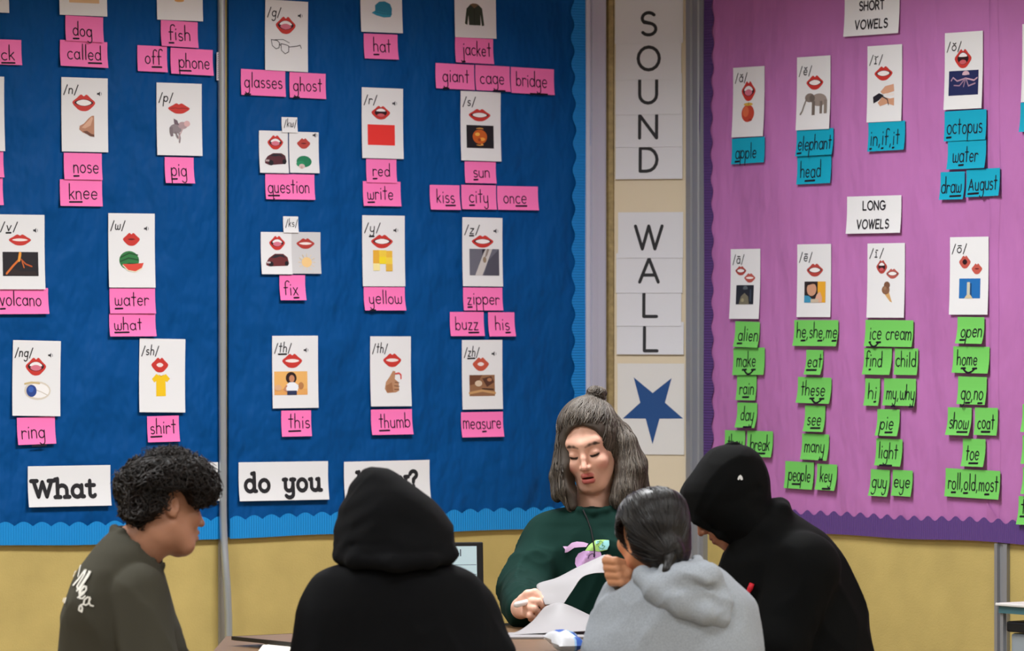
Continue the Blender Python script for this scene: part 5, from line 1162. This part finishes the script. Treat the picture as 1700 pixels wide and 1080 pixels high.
# ---- student in the grey hoodie, cheek on the fist
GREYF = fabric('heather_grey_fleece', (160, 167, 176), noise=(260, .12), bump=.5)
def girl():
    px = Px(11.2); p = px.p; org = p(1120, 1000) * [1, 1, 0]; y = px.Y
    R = frame((-.62, .76, -.16), (-.10, .16, .98)); C = p(1082, 884, .02); hs = .90
    H = lambda P: (P - C) @ R / hs
    T = Loft(px.rows([(930, 1075, 1172, .07, .0), (941, 1064, 1194, .09, .0), (952, 1056, 1209, .10, .0), (965, 1042, 1222, .11, .0), (980, 1024, 1237, .12, .0), (999, 1002, 1251, .125, .0), (1024, 987, 1258, .13, 0), (1044, 978, 1262, .135, 0), (1080, 966, 1268, .14, 0), (1160, 985, 1262, .14, 0), (1275, 1000, 1250, .14, 0)]), 2.3)
    sh, el, wr = p(1036, 1020, .0), p(1004, 1112, .08), p(1030, 985, .05); sh2, el2, wr2 = p(1208, 1026, .02), p(1218, 1115, .08), p(1180, 1115, .30)
    nb, nt = p(1104, 965, .0), C + R @ np.array([0, -.03, -.05]); pel = np.array([org[0], org[1], .52]); lf, _, _ = legs(pel, (-.45, .9), .02); neckf = lambda P: cap(P, nb, nt, .054, .048)
    def fist(P):
        d = None
        w0 = p(1036, 984, .045); c0 = p(1027, 950, .035); d = cap(P, w0, c0, .022, .026)
        for i, (v, du) in enumerate(((929, 3), (941, 5), (953, 8), (964, 12))):
            kn = p(1006 + du, v, .025); md = p(1004 + du, v + 1, -.008); tp = p(1019 + du, v + 2, -.022); t2 = p(1031 + du, v + 4, -.012)
            d = smin(d, cap(P, c0, kn, .020, .0125), .012); d = smin(d, chain(P, [kn, md, tp, t2], [.0112, .0108, .0100, .0084], .003), .0028)
        return smin(d, chain(P, [p(1044, 978, .02), p(1046, 964, .0), p(1043, 950, -.012), p(1037, 942, -.012)], [.014, .0115, .0102, .0082], .004), .005)
    def body(P):
        d = head_sdf(H(P)) * hs; d = smin(d, neckf(P), .02); d = smin(d, T(P) + .025, .02)
        d = smin(d, smin(chain(P, [sh, el, wr], [.034, .030, .023]), chain(P, [sh2, el2, wr2], [.034, .030, .023]), .01), .012)
        d = smin(d, fist(P), .006); w0 = wr2; dr = np.array([-.5, .85, -.05]); ac = np.array([-.85, -.5, 0])
        d = smin(d, hand_pose(P, w0, w0 + dr * .08, -ac, [[w0 + dr * .11 - ac * (i - 1.5) * .017, w0 + dr * .135 - ac * (i - 1.5) * .016 + [0, 0, -.014]] for i in range(4)], thumb=[w0 + dr * .03 + ac * .02, w0 + dr * .06 + ac * .045, w0 + dr * .09 + ac * .05]), .008)
        return smin(d, lf(P), .03)
    b = solid('person', body, axis((org[0] - .42, p(994, 0)[0], .012), (p(994, 0)[0], p(1100, 0)[0], .0026), (p(1100, 0)[0], org[0] + .24, .012)), axis((y - .22, y - .1, .012), (y - .1, y + .15, .003), (y + .15, y + .55, .012)), axis((0, .92, .014), (.92, 1.17, .0026)), SKIN, None, org, lambda V: skin_tint(H(V), (212, 150, 112), (176, 104, 92), lash='1d1412', brow='1c1512', blush=(212, 134, 106)))
    tag(b, 'person in a light grey hoodie with sleek black tied hair, cheek on one fist', 'person')
    def hoodie(P):
        arm = smin(chain(P, [sh, el], [.058, .058]), chain(P, [el, wr], [.060, .044]), .02); d = smin(smin(T(P), arm, .014), chain(P, [sh2, el2, wr2], [.066, .062, .044], .02), .02)
        d = smin(d, chain(P, [p(1060, 952, -.03), p(1078, 962, -.07), p(1104, 966, -.085), p(1140, 955, -.075), p(1158, 938, -.02)], [.014, .016, .018, .018, .014]), .015); d = smax(d, -(neckf(P) - .008), .004)
        d = smax(d, -chain(P, [p(1030, 990, -.10), p(1012, 1020, -.10), p(1004, 1060, -.12)], [.002, .005, .005]), .02)
        return d + folds(P, (9, 8, 4), .015, 4.1) * np.clip((1.0 - P[:, 2]) / .08, .15, 1)
    s = solid('hoodie', hoodie, axis((org[0] - .26, org[0] + .24, .005)), axis((y - .22, y + .40, .0055)), axis((.56, .76, .014), (.76, 1.05, .0042)), GREYF, b, org, smooth=1)
    def hood_(P):
        a = ell(P, p(1135, 972, -.105), (.092, .052, .048), frame((0, 1, .35), (-.42, 0, 1)))
        a = smin(a, chain(P, [p(1066, 955, -.06), p(1088, 978, -.115), p(1130, 1003, -.135), p(1168, 1018, -.135), p(1196, 1027, -.115)], [.018, .024, .028, .026, .012]), .03)
        a = smin(a, chain(P, [p(1150, 938, -.05), p(1180, 960, -.08), p(1196, 1000, -.10), p(1197, 1025, -.11)], [.018, .024, .024, .014]), .03)
        a = smin(a, chain(P, [p(1102, 944, -.10), p(1128, 946, -.105), p(1152, 938, -.08), p(1160, 932, -.04)], [.009, .012, .012, .009]), .012)
        a = smax(a, -ell(P, p(1128, 934, -.055), (.040, .040, .022)), .014)
        a = smax(a, -chain(P, [p(1108, 972, -.165), p(1140, 968, -.165), p(1178, 975, -.14)], [.010, .014, .006]), .02)
        return a + folds(P, (14, 9, 6), .008, 2.3)
    solid('hood', hood_, axis((p(1045, 0)[0], p(1215, 0)[0], .0038)), axis((y - .21, y + .03, .0042)), axis((.85, 1.05, .0036)), GREYF, s, org, smooth=1)
    HL = Loft(px.rows([(808.5, 1080, 1100, .02, .01), (811, 1066, 1114, .04, .01), (818, 1050, 1127, .064, .01), (830, 1036, 1137, .083, .01), (846, 1027, 1142, .094, .01), (864, 1023, 1145, .098, .005), (883, 1022, 1146, .096, .0), (898, 1028, 1146, .09, -.005), (912, 1040, 1146, .08, -.01), (927, 1058, 1142, .07, -.015), (940, 1078, 1138, .055, -.02), (950, 1095, 1130, .035, -.02)]), 2.1)
    bun = p(1108, 918, -.085)
    def hair(P):
        q = H(P); d = HL(P); d = smax(d, -ell(q, (-.095, .006, -.008), (.066, .036, .048)), .006); d = smax(d, -ell(q, (-.03, .115, -.05), (.09, .075, .085)), .01)
        d = smin(d, ell(P, bun, (.036, .022, .034)), .02); return smin(d, chain(P, [p(1112, 930, -.10), p(1108, 946, -.112), p(1102, 953, -.115)], [.014, .011, .005]), .01)
    h = solid('hair', lambda P: hair(P) + .0016 * (vnoise(P * [90, 90, 30]) - .5), axis((p(1010, 0)[0], p(1158, 0)[0], .0034)), axis((y - .15, y + .14, .0038)), axis((.96, 1.19, .0034)), SLEEK, b, org, lambda V: np.tile(np.array(lin('0d0b0c')[:3]), (len(V), 1)))
    Rt = random_on(hair, (p(1022, 0)[0], y - .1, 1.03), (p(1146, 0)[0], y + .1, 1.19), 1100, 21); fld = lambda P: (bun - P) / np.maximum(np.linalg.norm(bun - P, axis=1, keepdims=True), 1e-6)
    Pa = comb(hair, Rt, fld, 20, np.linalg.norm(bun - Rt, axis=1) * 1.1 / 20, .0010, .04, .05, 5)
    strands('combed_strands', Pa, np.r_[np.linspace(.0006, .0012, 5), np.full(10, .0012), np.linspace(.0012, .0006, 5)], tints(len(Pa), ['0d0b0b', '151212', '1e1a1a'], 5), SLEEK, h, org)
    rg = np.random.default_rng(31); m = 130; ax_ = rg.normal(0, 1, (m, 3)) + [0, .6, 0]; ax_ /= np.linalg.norm(ax_, axis=1, keepdims=True); e1 = np.cross(ax_, [0, 0, 1.0]); e1 /= np.linalg.norm(e1, axis=1, keepdims=True); e2 = np.cross(ax_, e1); ang = rg.uniform(0, 6.28, (m, 1)) + np.linspace(0, 2.4, 12)[None]
    strands('hair_bun', bun + (e1[:, None] * np.cos(ang)[..., None] + e2[:, None] * np.sin(ang)[..., None]) * np.array([.036, .022, .034]), np.linspace(.0018, .0009, 12), tints(m, ['0d0b0b', '1c1514', '281d1b'], 8), SLEEK, h, org)
    lower(b, org, pel, (-.45, .9)); stool(pel, 'stool under the person in light grey')
girl()

# ---- student in the black hoodie bending over the table, hood up
def hood_side():
    px = Px(11.9); p = px.p; org = p(1310, 1000) * [1, 1, 0]; y = px.Y
    R = frame((-.85, .02, -.53), (-.53, 0, .85)); C = p(1211, 836); hs = .91
    H = lambda P: (P - C) @ R / hs
    Hd = Loft(px.rows([(737.5, 1207, 1229, .02, 0), (741, 1193, 1243, .045, 0), (748, 1181, 1253, .068, 0), (757, 1171, 1262, .085, 0), (770, 1159, 1271, .10, 0), (787, 1146, 1278, .115, 0), (803, 1134, 1281, .122, 0), (818, 1128, 1281, .125, 0), (834, 1129, 1282, .125, 0), (852, 1135, 1290, .122, 0), (868, 1154, 1298, .115, 0), (884, 1180, 1298, .105, .0), (900, 1206, 1292, .09, 0), (914, 1228, 1285, .07, 0)]), 2.1)
    T = Loft(px.rows([(826, 1280, 1296, .03, .0), (831, 1268, 1302, .05, .0), (846, 1246, 1314, .08, .0), (868, 1226, 1345, .115, .0), (883, 1216, 1367, .13, .0), (908, 1204, 1386, .145, .0), (933, 1194, 1401, .155, .0), (980, 1182, 1424, .16, .0), (1027, 1178, 1440, .16, 0), (1080, 1176, 1451, .16, 0), (1170, 1190, 1450, .16, 0), (1300, 1205, 1440, .15, 0)]), 2.2)
    sh, el, wr = p(1335, 940, -.12), p(1290, 1070, -.16), p(1150, 1060, .02); sh2, el2, wr2 = p(1300, 935, .13), p(1240, 1060, .20), p(1120, 1055, .20)
    nt = C + R @ np.array([0, -.04, -.05]); nb = p(1275, 895, 0); pel = np.array([p(1340, 0)[0], y, .52]); lf, _, _ = legs(pel, (-1, .15), .02)
    def body(P):
        d = head_sdf(H(P)) * hs; d = smin(d, cap(P, nb, nt, .056, .052), .02); d = smin(d, T(P) + .025, .02)
        d = smin(d, smin(chain(P, [sh, el, wr], [.036, .032, .024]), chain(P, [sh2, el2, wr2], [.036, .032, .024]), .01), .015)
        for w0 in (wr, wr2):
            dr = np.array([-.97, .1, -.1]); ac = np.array([.1, .97, 0])
            d = smin(d, hand_pose(P, w0, w0 + dr * .08, ac, [[w0 + dr * .11 + ac * (i - 1.5) * .017, w0 + dr * .135 + ac * (i - 1.5) * .016 + [0, 0, -.014]] for i in range(4)], thumb=[w0 + dr * .03 - ac * .02, w0 + dr * .06 - ac * .045, w0 + dr * .09 - ac * .05]), .008)
        return smin(d, lf(P), .03)
    b = solid('person', body, axis((org[0] - .75, p(1135, 0)[0], .012), (p(1135, 0)[0], p(1250, 0)[0], .0032), (p(1250, 0)[0], org[0] + .30, .014)), axis((y - .25, y - .09, .012), (y - .09, y + .09, .0036), (y + .09, y + .30, .012)), axis((0, .95, .014), (.95, 1.10, .003), (1.10, 1.30, .007)), SKIN, None, org, lambda V: skin_tint(H(V), (170, 112, 84), (140, 84, 74), lash='1d1412', brow='1c1512'))
    tag(b, 'person bent over the table in a black hoodie, hood up with a tiny white emblem', 'person')
    def hood_(P):
        d = Hd(P); d = smin(d, chain(P, [p(1136, 836, -.06), p(1158, 864, -.085), p(1194, 888, -.085), p(1226, 906, -.05)], [.005, .006, .006, .005]), .008)
        d = smax(d, -chain(P, [p(1262, 812, -.10), p(1240, 826, -.13), p(1205, 838, -.14)], [.006, .006, .003]), .02)
        return d + folds(P, (9, 8, 5), .010, 5.6)
    def jacket(P):
        d = smin(smin(T(P), chain(P, [sh, el, wr], [.085, .078, .05], .02), .016), chain(P, [sh2, el2, wr2], [.07, .066, .05], .02), .02)
        d = smin(d, chain(P, [p(1236, 905, -.08), p(1270, 880, -.10), p(1296, 850, -.06), p(1300, 838, .0)], [.022, .028, .024, .016]), .02)
        return d + folds(P, (9, 8, 4), .015, 0.8) * np.clip((1.08 - P[:, 2]) / .1, .2, 1)
    s = solid('hoodie', jacket, axis((org[0] - .42, org[0] + .24, .006)), axis((y - .28, y + .30, .0065)), axis((.52, .74, .014), (.74, 1.16, .0055)), BLACK2, b, org, smooth=1)
    hd = solid('hood', hood_, axis((p(1118, 0)[0], p(1318, 0)[0], .0042)), axis((y - .17, y + .15, .005)), axis((.97, 1.28, .0042)), BLACK2, s, org, smooth=1)
    stick('hood_emblem', hood_, px, [('P', [(1224, 795), (1226, 790), (1229, 788), (1232, 791), (1233, 796), (1230, 797), (1228, 794), (1226, 797)], 'dcdcdc')], hd, org)
    c = ray_hit(jacket, px, [1250, 1247, 1243, 1241], [968, 976, 984, 992], -.45, .4); c = c + grad(jacket, c, .004) * .006 - org
    MB().tube([tuple(x) for x in c], [.006, .007, .005, .004], 8).build('red_drawstring', mat('drawstring_red', (205, 22, 42), .6), s, smooth=True)
    lower(b, org, pel, (-1, .15)); stool(pel, 'stool under the person bent over in the black hoodie')
hood_side()
# ------------------------------------------------------------------ table, laptop, papers, cart
WOODT = mat('brown_laminate', (118, 92, 66), .35, noise=(9, .10, (1, 8, 1)), spec=.45)
EDGE = mat('black_edge_band', (18, 17, 18), .5)
TA = np.array([-.724, 12.5, 0]); TZ = .75
def table():
    ang = math.atan2(EB[1], EB[0]); L, W = 1.10, .95; c = TA + EB * L / 2 + ER * W / 2
    t = tag(empty('group_table', (c[0], c[1], 0), ang), 'brown classroom table with a black edge that the group sits around', 'table')
    MB().box((-L / 2 + .002, -W / 2 + .002, TZ - .010), (L / 2 - .002, W / 2 - .002, TZ)).build('tabletop', WOODT, t)
    e = MB()
    for a, b in (((-L / 2 - .001, -W / 2 - .001), (-L / 2 + .003, W / 2 + .001)), ((L / 2 - .003, -W / 2 - .001), (L / 2 + .001, W / 2 + .001)), ((-L / 2, -W / 2 - .001), (L / 2, -W / 2 + .003)), ((-L / 2, W / 2 - .003), (L / 2, W / 2 + .001))): e.box((a[0], a[1], TZ - .009), (b[0], b[1], TZ + .0004))
    e.build('edge_band', EDGE, t); b = MB(); b.tube([(0, 0, .03), (0, 0, TZ - .010)], .04, 16); b.build('pedestal', GREYM, t, smooth=True)
    f = MB(); f.box((-.3, -.03, 0), (.3, .03, .03), .008); f.box((-.03, -.3, 0), (.03, .3, .03), .008); f.build('foot', GREYM, t)
table()
def desk():
    t = tag(empty('side_desk', (-.545, 12.46, 0)), 'brown desk with a pale folder, between the pole and the black hood', 'desk')
    MB().box((-.217, -.34, .702), (.23, .41, .726), .003).build('desktop', WOODT, t)
    for x in (-.18, .19):
        for y in (-.3, .36): MB().tube([(x, y, 0), (x, y, .702)], .014, 8).build('leg', GREYM, t, smooth=True)
    p = tag(empty('folder', (-.515, 12.255, .7262)), 'pale rounded folder lying on the brown desk beside the black hood', 'folder')
    b = MB(); b.box((-.125, -.10, 0), (.20, .165, .012), .006); b.build('cover', mat('folder_cream', (226, 220, 206), .5), p)
    MB().box((-.11, -.09, .0122), (.19, .15, .0128)).build('sheet', mat('folder_sheet', (234, 230, 220), .6), p)
desk()
def laptop():
    Y = 12.86; hw = .165; px = lambda u, v, y=Y: at(u, v, y); right = px(806, 0)[0]; cx = right - hw
    t = tag(empty('laptop', (cx, Y, TZ + .001), math.radians(9)), 'open black laptop with a lit white page, half hidden by the black hood', 'laptop')
    K = mat('laptop_black', (20, 20, 22), .45)
    MB().box((-hw, -.20, 0), (hw, .02, .018), .004).build('base', mat('laptop_base', (52, 52, 55), .4, metal=.3), t)
    kb = MB()
    for j in range(5):
        for i in range(13): kb.box((-hw + .018 + i * .0232, -.15 + j * .022, .018), (-hw + .038 + i * .0232, -.132 + j * .022, .0195))
    kb.build('keyboard', K, t)
    top = EYE - (899 - HOR) / F * Y - TZ - .001; hgt = top - .018; tilt = math.radians(6)
    M = Matrix.Translation((0, .012, .016)) @ Matrix.Rotation(-tilt, 4, 'X')
    b = MB(); b.box((-hw, -.004, 0), (hw, .004, hgt), .003); lid = b.build('lid', K, t); lid.matrix_local = M
    bz = .018; x0, x1, z0, z1 = -hw + bz, hw - bz, .02, hgt - .011
    scr = MB(); scr.box((x0, -.0048, z0), (x1, -.0042, z1)); sc = scr.build('screen', mat('screen_lit', (200, 226, 236), .3, emit=((190, 222, 236), .3)), lid)
    S = lambda u, v: (x1 - (796 - u) / F * Y, z1 - (v - 905) / F * Y)
    st_, _, W = layout('el'); V, Fc = [], []; a, z = S(761, 921); sx = .0135 / W
    rv, rf = ribbons([[(a + q[0] * sx, z + q[1] * .0085) for q in k] for k in st_], .0030); V += rv; Fc += rf
    for v in (936, 952):
        a0, zz = S(742, v); n = len(V); rv, rf = ribbons([[(a0 - .1, zz), (x1 - .002, zz)]], .0012); V += rv; Fc += [tuple(i + n for i in q) for q in rf]
    link('screen_text', [(x, -.0051, z) for x, z in V], [f[::-1] for f in Fc], mat('screen_ink', (70, 84, 96), .6), lid)
laptop()
PAPERM = mat('handout_paper', (152, 149, 151), .6, noise=(5, .03))
def curved_sheet(name, grid, m, label, org, lines=True):
    """grid: rows of 3-D points, smoothly subdivided"""
    Gd = np.array(grid, float)
    def cr(P, n=6):
        out = []
        for i in range(len(P) - 1):
            a, b, c, d = P[max(i - 1, 0)], P[i], P[i + 1], P[min(i + 2, len(P) - 1)]
            for t in np.linspace(0, 1, n, endpoint=False): out.append(.5 * (2 * b + (c - a) * t + (2 * a - 5 * b + 4 * c - d) * t * t + (3 * b - a - 3 * c + d) * t ** 3))
        out.append(P[-1]); return np.array(out)
    A = cr(Gd); A = np.swapaxes(cr(np.swapaxes(A, 0, 1)), 0, 1); r, c, _ = A.shape; V = list((A - org).reshape(-1, 3)); k = len(V)
    V += [v - np.array([0, 0, .0007]) for v in V]; Q = []
    for i in range(r - 1):
        for j in range(c - 1): q = (i * c + j, i * c + j + 1, (i + 1) * c + j + 1, (i + 1) * c + j); Q += [q, tuple(x + k for x in q[::-1])]
    rg = [j for j in range(c)] + [i * c + c - 1 for i in range(1, r)] + [(r - 1) * c + j for j in range(c - 2, -1, -1)] + [i * c for i in range(r - 2, 0, -1)]
    for a, b in zip(rg, rg[1:] + rg[:1]): Q.append((a, a + k, b + k, b))
    o = link(name, V, Q, m, smooth=True); o.location = org; return tag(o, label, 'paper', 'handout pages')
o1 = np.array([.08, 12.6, TZ])
curved_sheet('paper_sheet', [[at(840, 1053, 12.50), at(905, 1050, 12.50), at(985, 1046, 12.50)], [at(862, 1046, 12.60), at(915, 1036, 12.58), at(988, 1034, 12.60)], [at(884, 1030, 12.68), at(925, 1018, 12.64), at(990, 1028, 12.66)], [at(903, 1008, 12.72), at(932, 1002, 12.68), at(985, 1023, 12.70)], [at(914, 1003, 12.77), at(935, 1001, 12.72), at(980, 1021, 12.74)]], PAPERM, 'grey white page bowed upward on the table under the writing hand', o1)
curved_sheet('paper_sheet', [[at(905, 1003, 12.74), at(920, 1002, 12.72), at(936, 1001, 12.70)], [at(897, 985, 12.78), at(922, 985, 12.76), at(952, 977, 12.74)], [at(892, 969, 12.82), at(932, 962, 12.80), at(966, 958, 12.78)], [at(925, 958, 12.86), at(960, 950, 12.84), at(985, 951, 12.82)], [at(960, 940, 12.90), at(985, 938, 12.88), at(1008, 950, 12.86)], [at(1003, 920, 12.94), at(1018, 925, 12.92), at(1030, 950, 12.90)]], PAPERM, 'page curling upright from the hand across the green sweatshirt', o1 + [0, 0, .1])
b = MB(); b.box((-.17, -.09, 0), (.17, .09, .004)); o = b.build('paper_stack', PAPERM); o.location = (.13, 12.50, TZ + .001); o.rotation_euler = (0, 0, .06); tag(o, 'flat stack of pages on the table below the bowed page', 'paper', None)
# marker pen held in the hand
def pen():
    a, b_ = at(855, 1004, 12.74), at(898, 993, 12.80); t = empty('marker_pen', a); tag(t, 'white marker pen held in the hand of the person in green', 'pen')
    d = b_ - a; W_ = mat('pen_white', (232, 228, 228), .4)
    MB().tube([(0, 0, 0), tuple(d * .08), tuple(d * .75)], [.0060, .0080, .0080], 12).build('barrel', W_, t, smooth=True)
    MB().tube([tuple(d * .75), tuple(d * .9), tuple(d)], [.006, .0045, .0015], 10).build('tip', mat('pen_tip', (60, 60, 70), .5), t, smooth=True)
pen()
def wrapper():
    c = at(938, 1078, 11.95); c[2] = TZ + .0005; t = tag(empty('snack_packet', c, .35), 'crumpled white packet with blue print on the table beside the grey sleeve', 'packet')
    V = []; Q = []; nx, ny = 14, 10
    for s in (1, -1):
        for j in range(ny + 1):
            for i in range(nx + 1):
                x, y = (i / nx - .5) * 2, (j / ny - .5) * 2; r = max(0, 1 - abs(x) ** 3) * max(0, 1 - abs(y) ** 2.5)
                V.append((x * .036 + .004 * math.sin(y * 6), y * .052, .026 + s * .022 * r ** .6 + .0025 * math.sin(7 * x + 5 * y) * r + .010 * y))
    k = (nx + 1) * (ny + 1)
    for j in range(ny):
        for i in range(nx): q = (j * (nx + 1) + i, j * (nx + 1) + i + 1, (j + 1) * (nx + 1) + i + 1, (j + 1) * (nx + 1) + i); Q += [q, tuple(a + k for a in q[::-1])]
    zmin = min(v[2] for v in V); V = [(a, b, c_ - zmin) for a, b, c_ in V]
    w_, bl, lb = mat('packet_white', (205, 207, 212), .35, spec=.5), mat('packet_blue', (44, 90, 178), .35), mat('packet_pale_blue', (150, 190, 226), .35)
    mi = []
    for f in Q:
        x = sum(V[i][0] for i in f) / 4; y = sum(V[i][1] for i in f) / 4
        mi.append(1 if (x + .002) ** 2 + (y - .022) ** 2 < .014 ** 2 or (abs(x - .020) < .007 and y < .01) else 2 if (x > .006 and y < .03) else 0)
    link('pouch', V, Q, [w_, bl, lb], t, mi=mi, smooth=True)
    e = MB(); e.box((-.034, .050, .028), (.034, .060, .0295)); e.build('crimped_seal', w_, t)
wrapper()
def cart():
    yy = 13.4; c = at(1652, 1000, yy); zt = float(c[2]); c[2] = 0
    t = tag(empty('storage_cart', c, math.atan2(ER[1], ER[0])), 'storage cart with a white top and plastic drawers at the frame edge', 'cart')
    D = .36; L = .62
    MB().box((0, 0, zt - .008), (L, D, zt), .002).build('top', mat('cart_white', (225, 222, 218), .4), t)
    MB().box((.008, .006, zt - .028), (L - .008, D - .006, zt - .008)).build('rail', mat('cart_teal', (70, 110, 118), .4), t)
    lid = MB(); lid.box((.022, .02, zt - .080), (L - .03, D - .03, zt - .050), .006); lid.build('bin_lid', mat('bin_lid_black', (22, 22, 24), .5), t)
    zb = zt - .080; bh = (zb - .075) / 3
    for k in range(3):
        b = MB(); b.box((.03, .03, zb - bh * (k + 1) + .006), (L - .04, D - .04, zb - bh * k - .003), .008); dr = b.build('drawer', mat('clear_plastic_grey', (150, 160, 168), .25, spec=.6), t)
        MB().box((L / 2 - .05, .016, zb - bh * k - .07), (L / 2 + .05, .032, zb - bh * k - .05), .003).build('handle', mat('cart_teal', (70, 110, 118)), dr)
    for x in (.010, L - .022):
        for y in (.010, D - .022): MB().box((x, y, .05), (x + .012, y + .012, zt - .027)).build('post', GREYM, t)
    for x in (.018, L - .018):
        for y in (.018, D - .018): b = MB(); b.tube([(x - .01, y, .026), (x + .01, y, .026)], .026, 14); b.build('caster', EDGE, t, smooth=True)
    MB().box((.012, .012, .048), (L - .012, D - .012, .068)).build('base', mat('cart_teal', (70, 110, 118)), t)
cart()
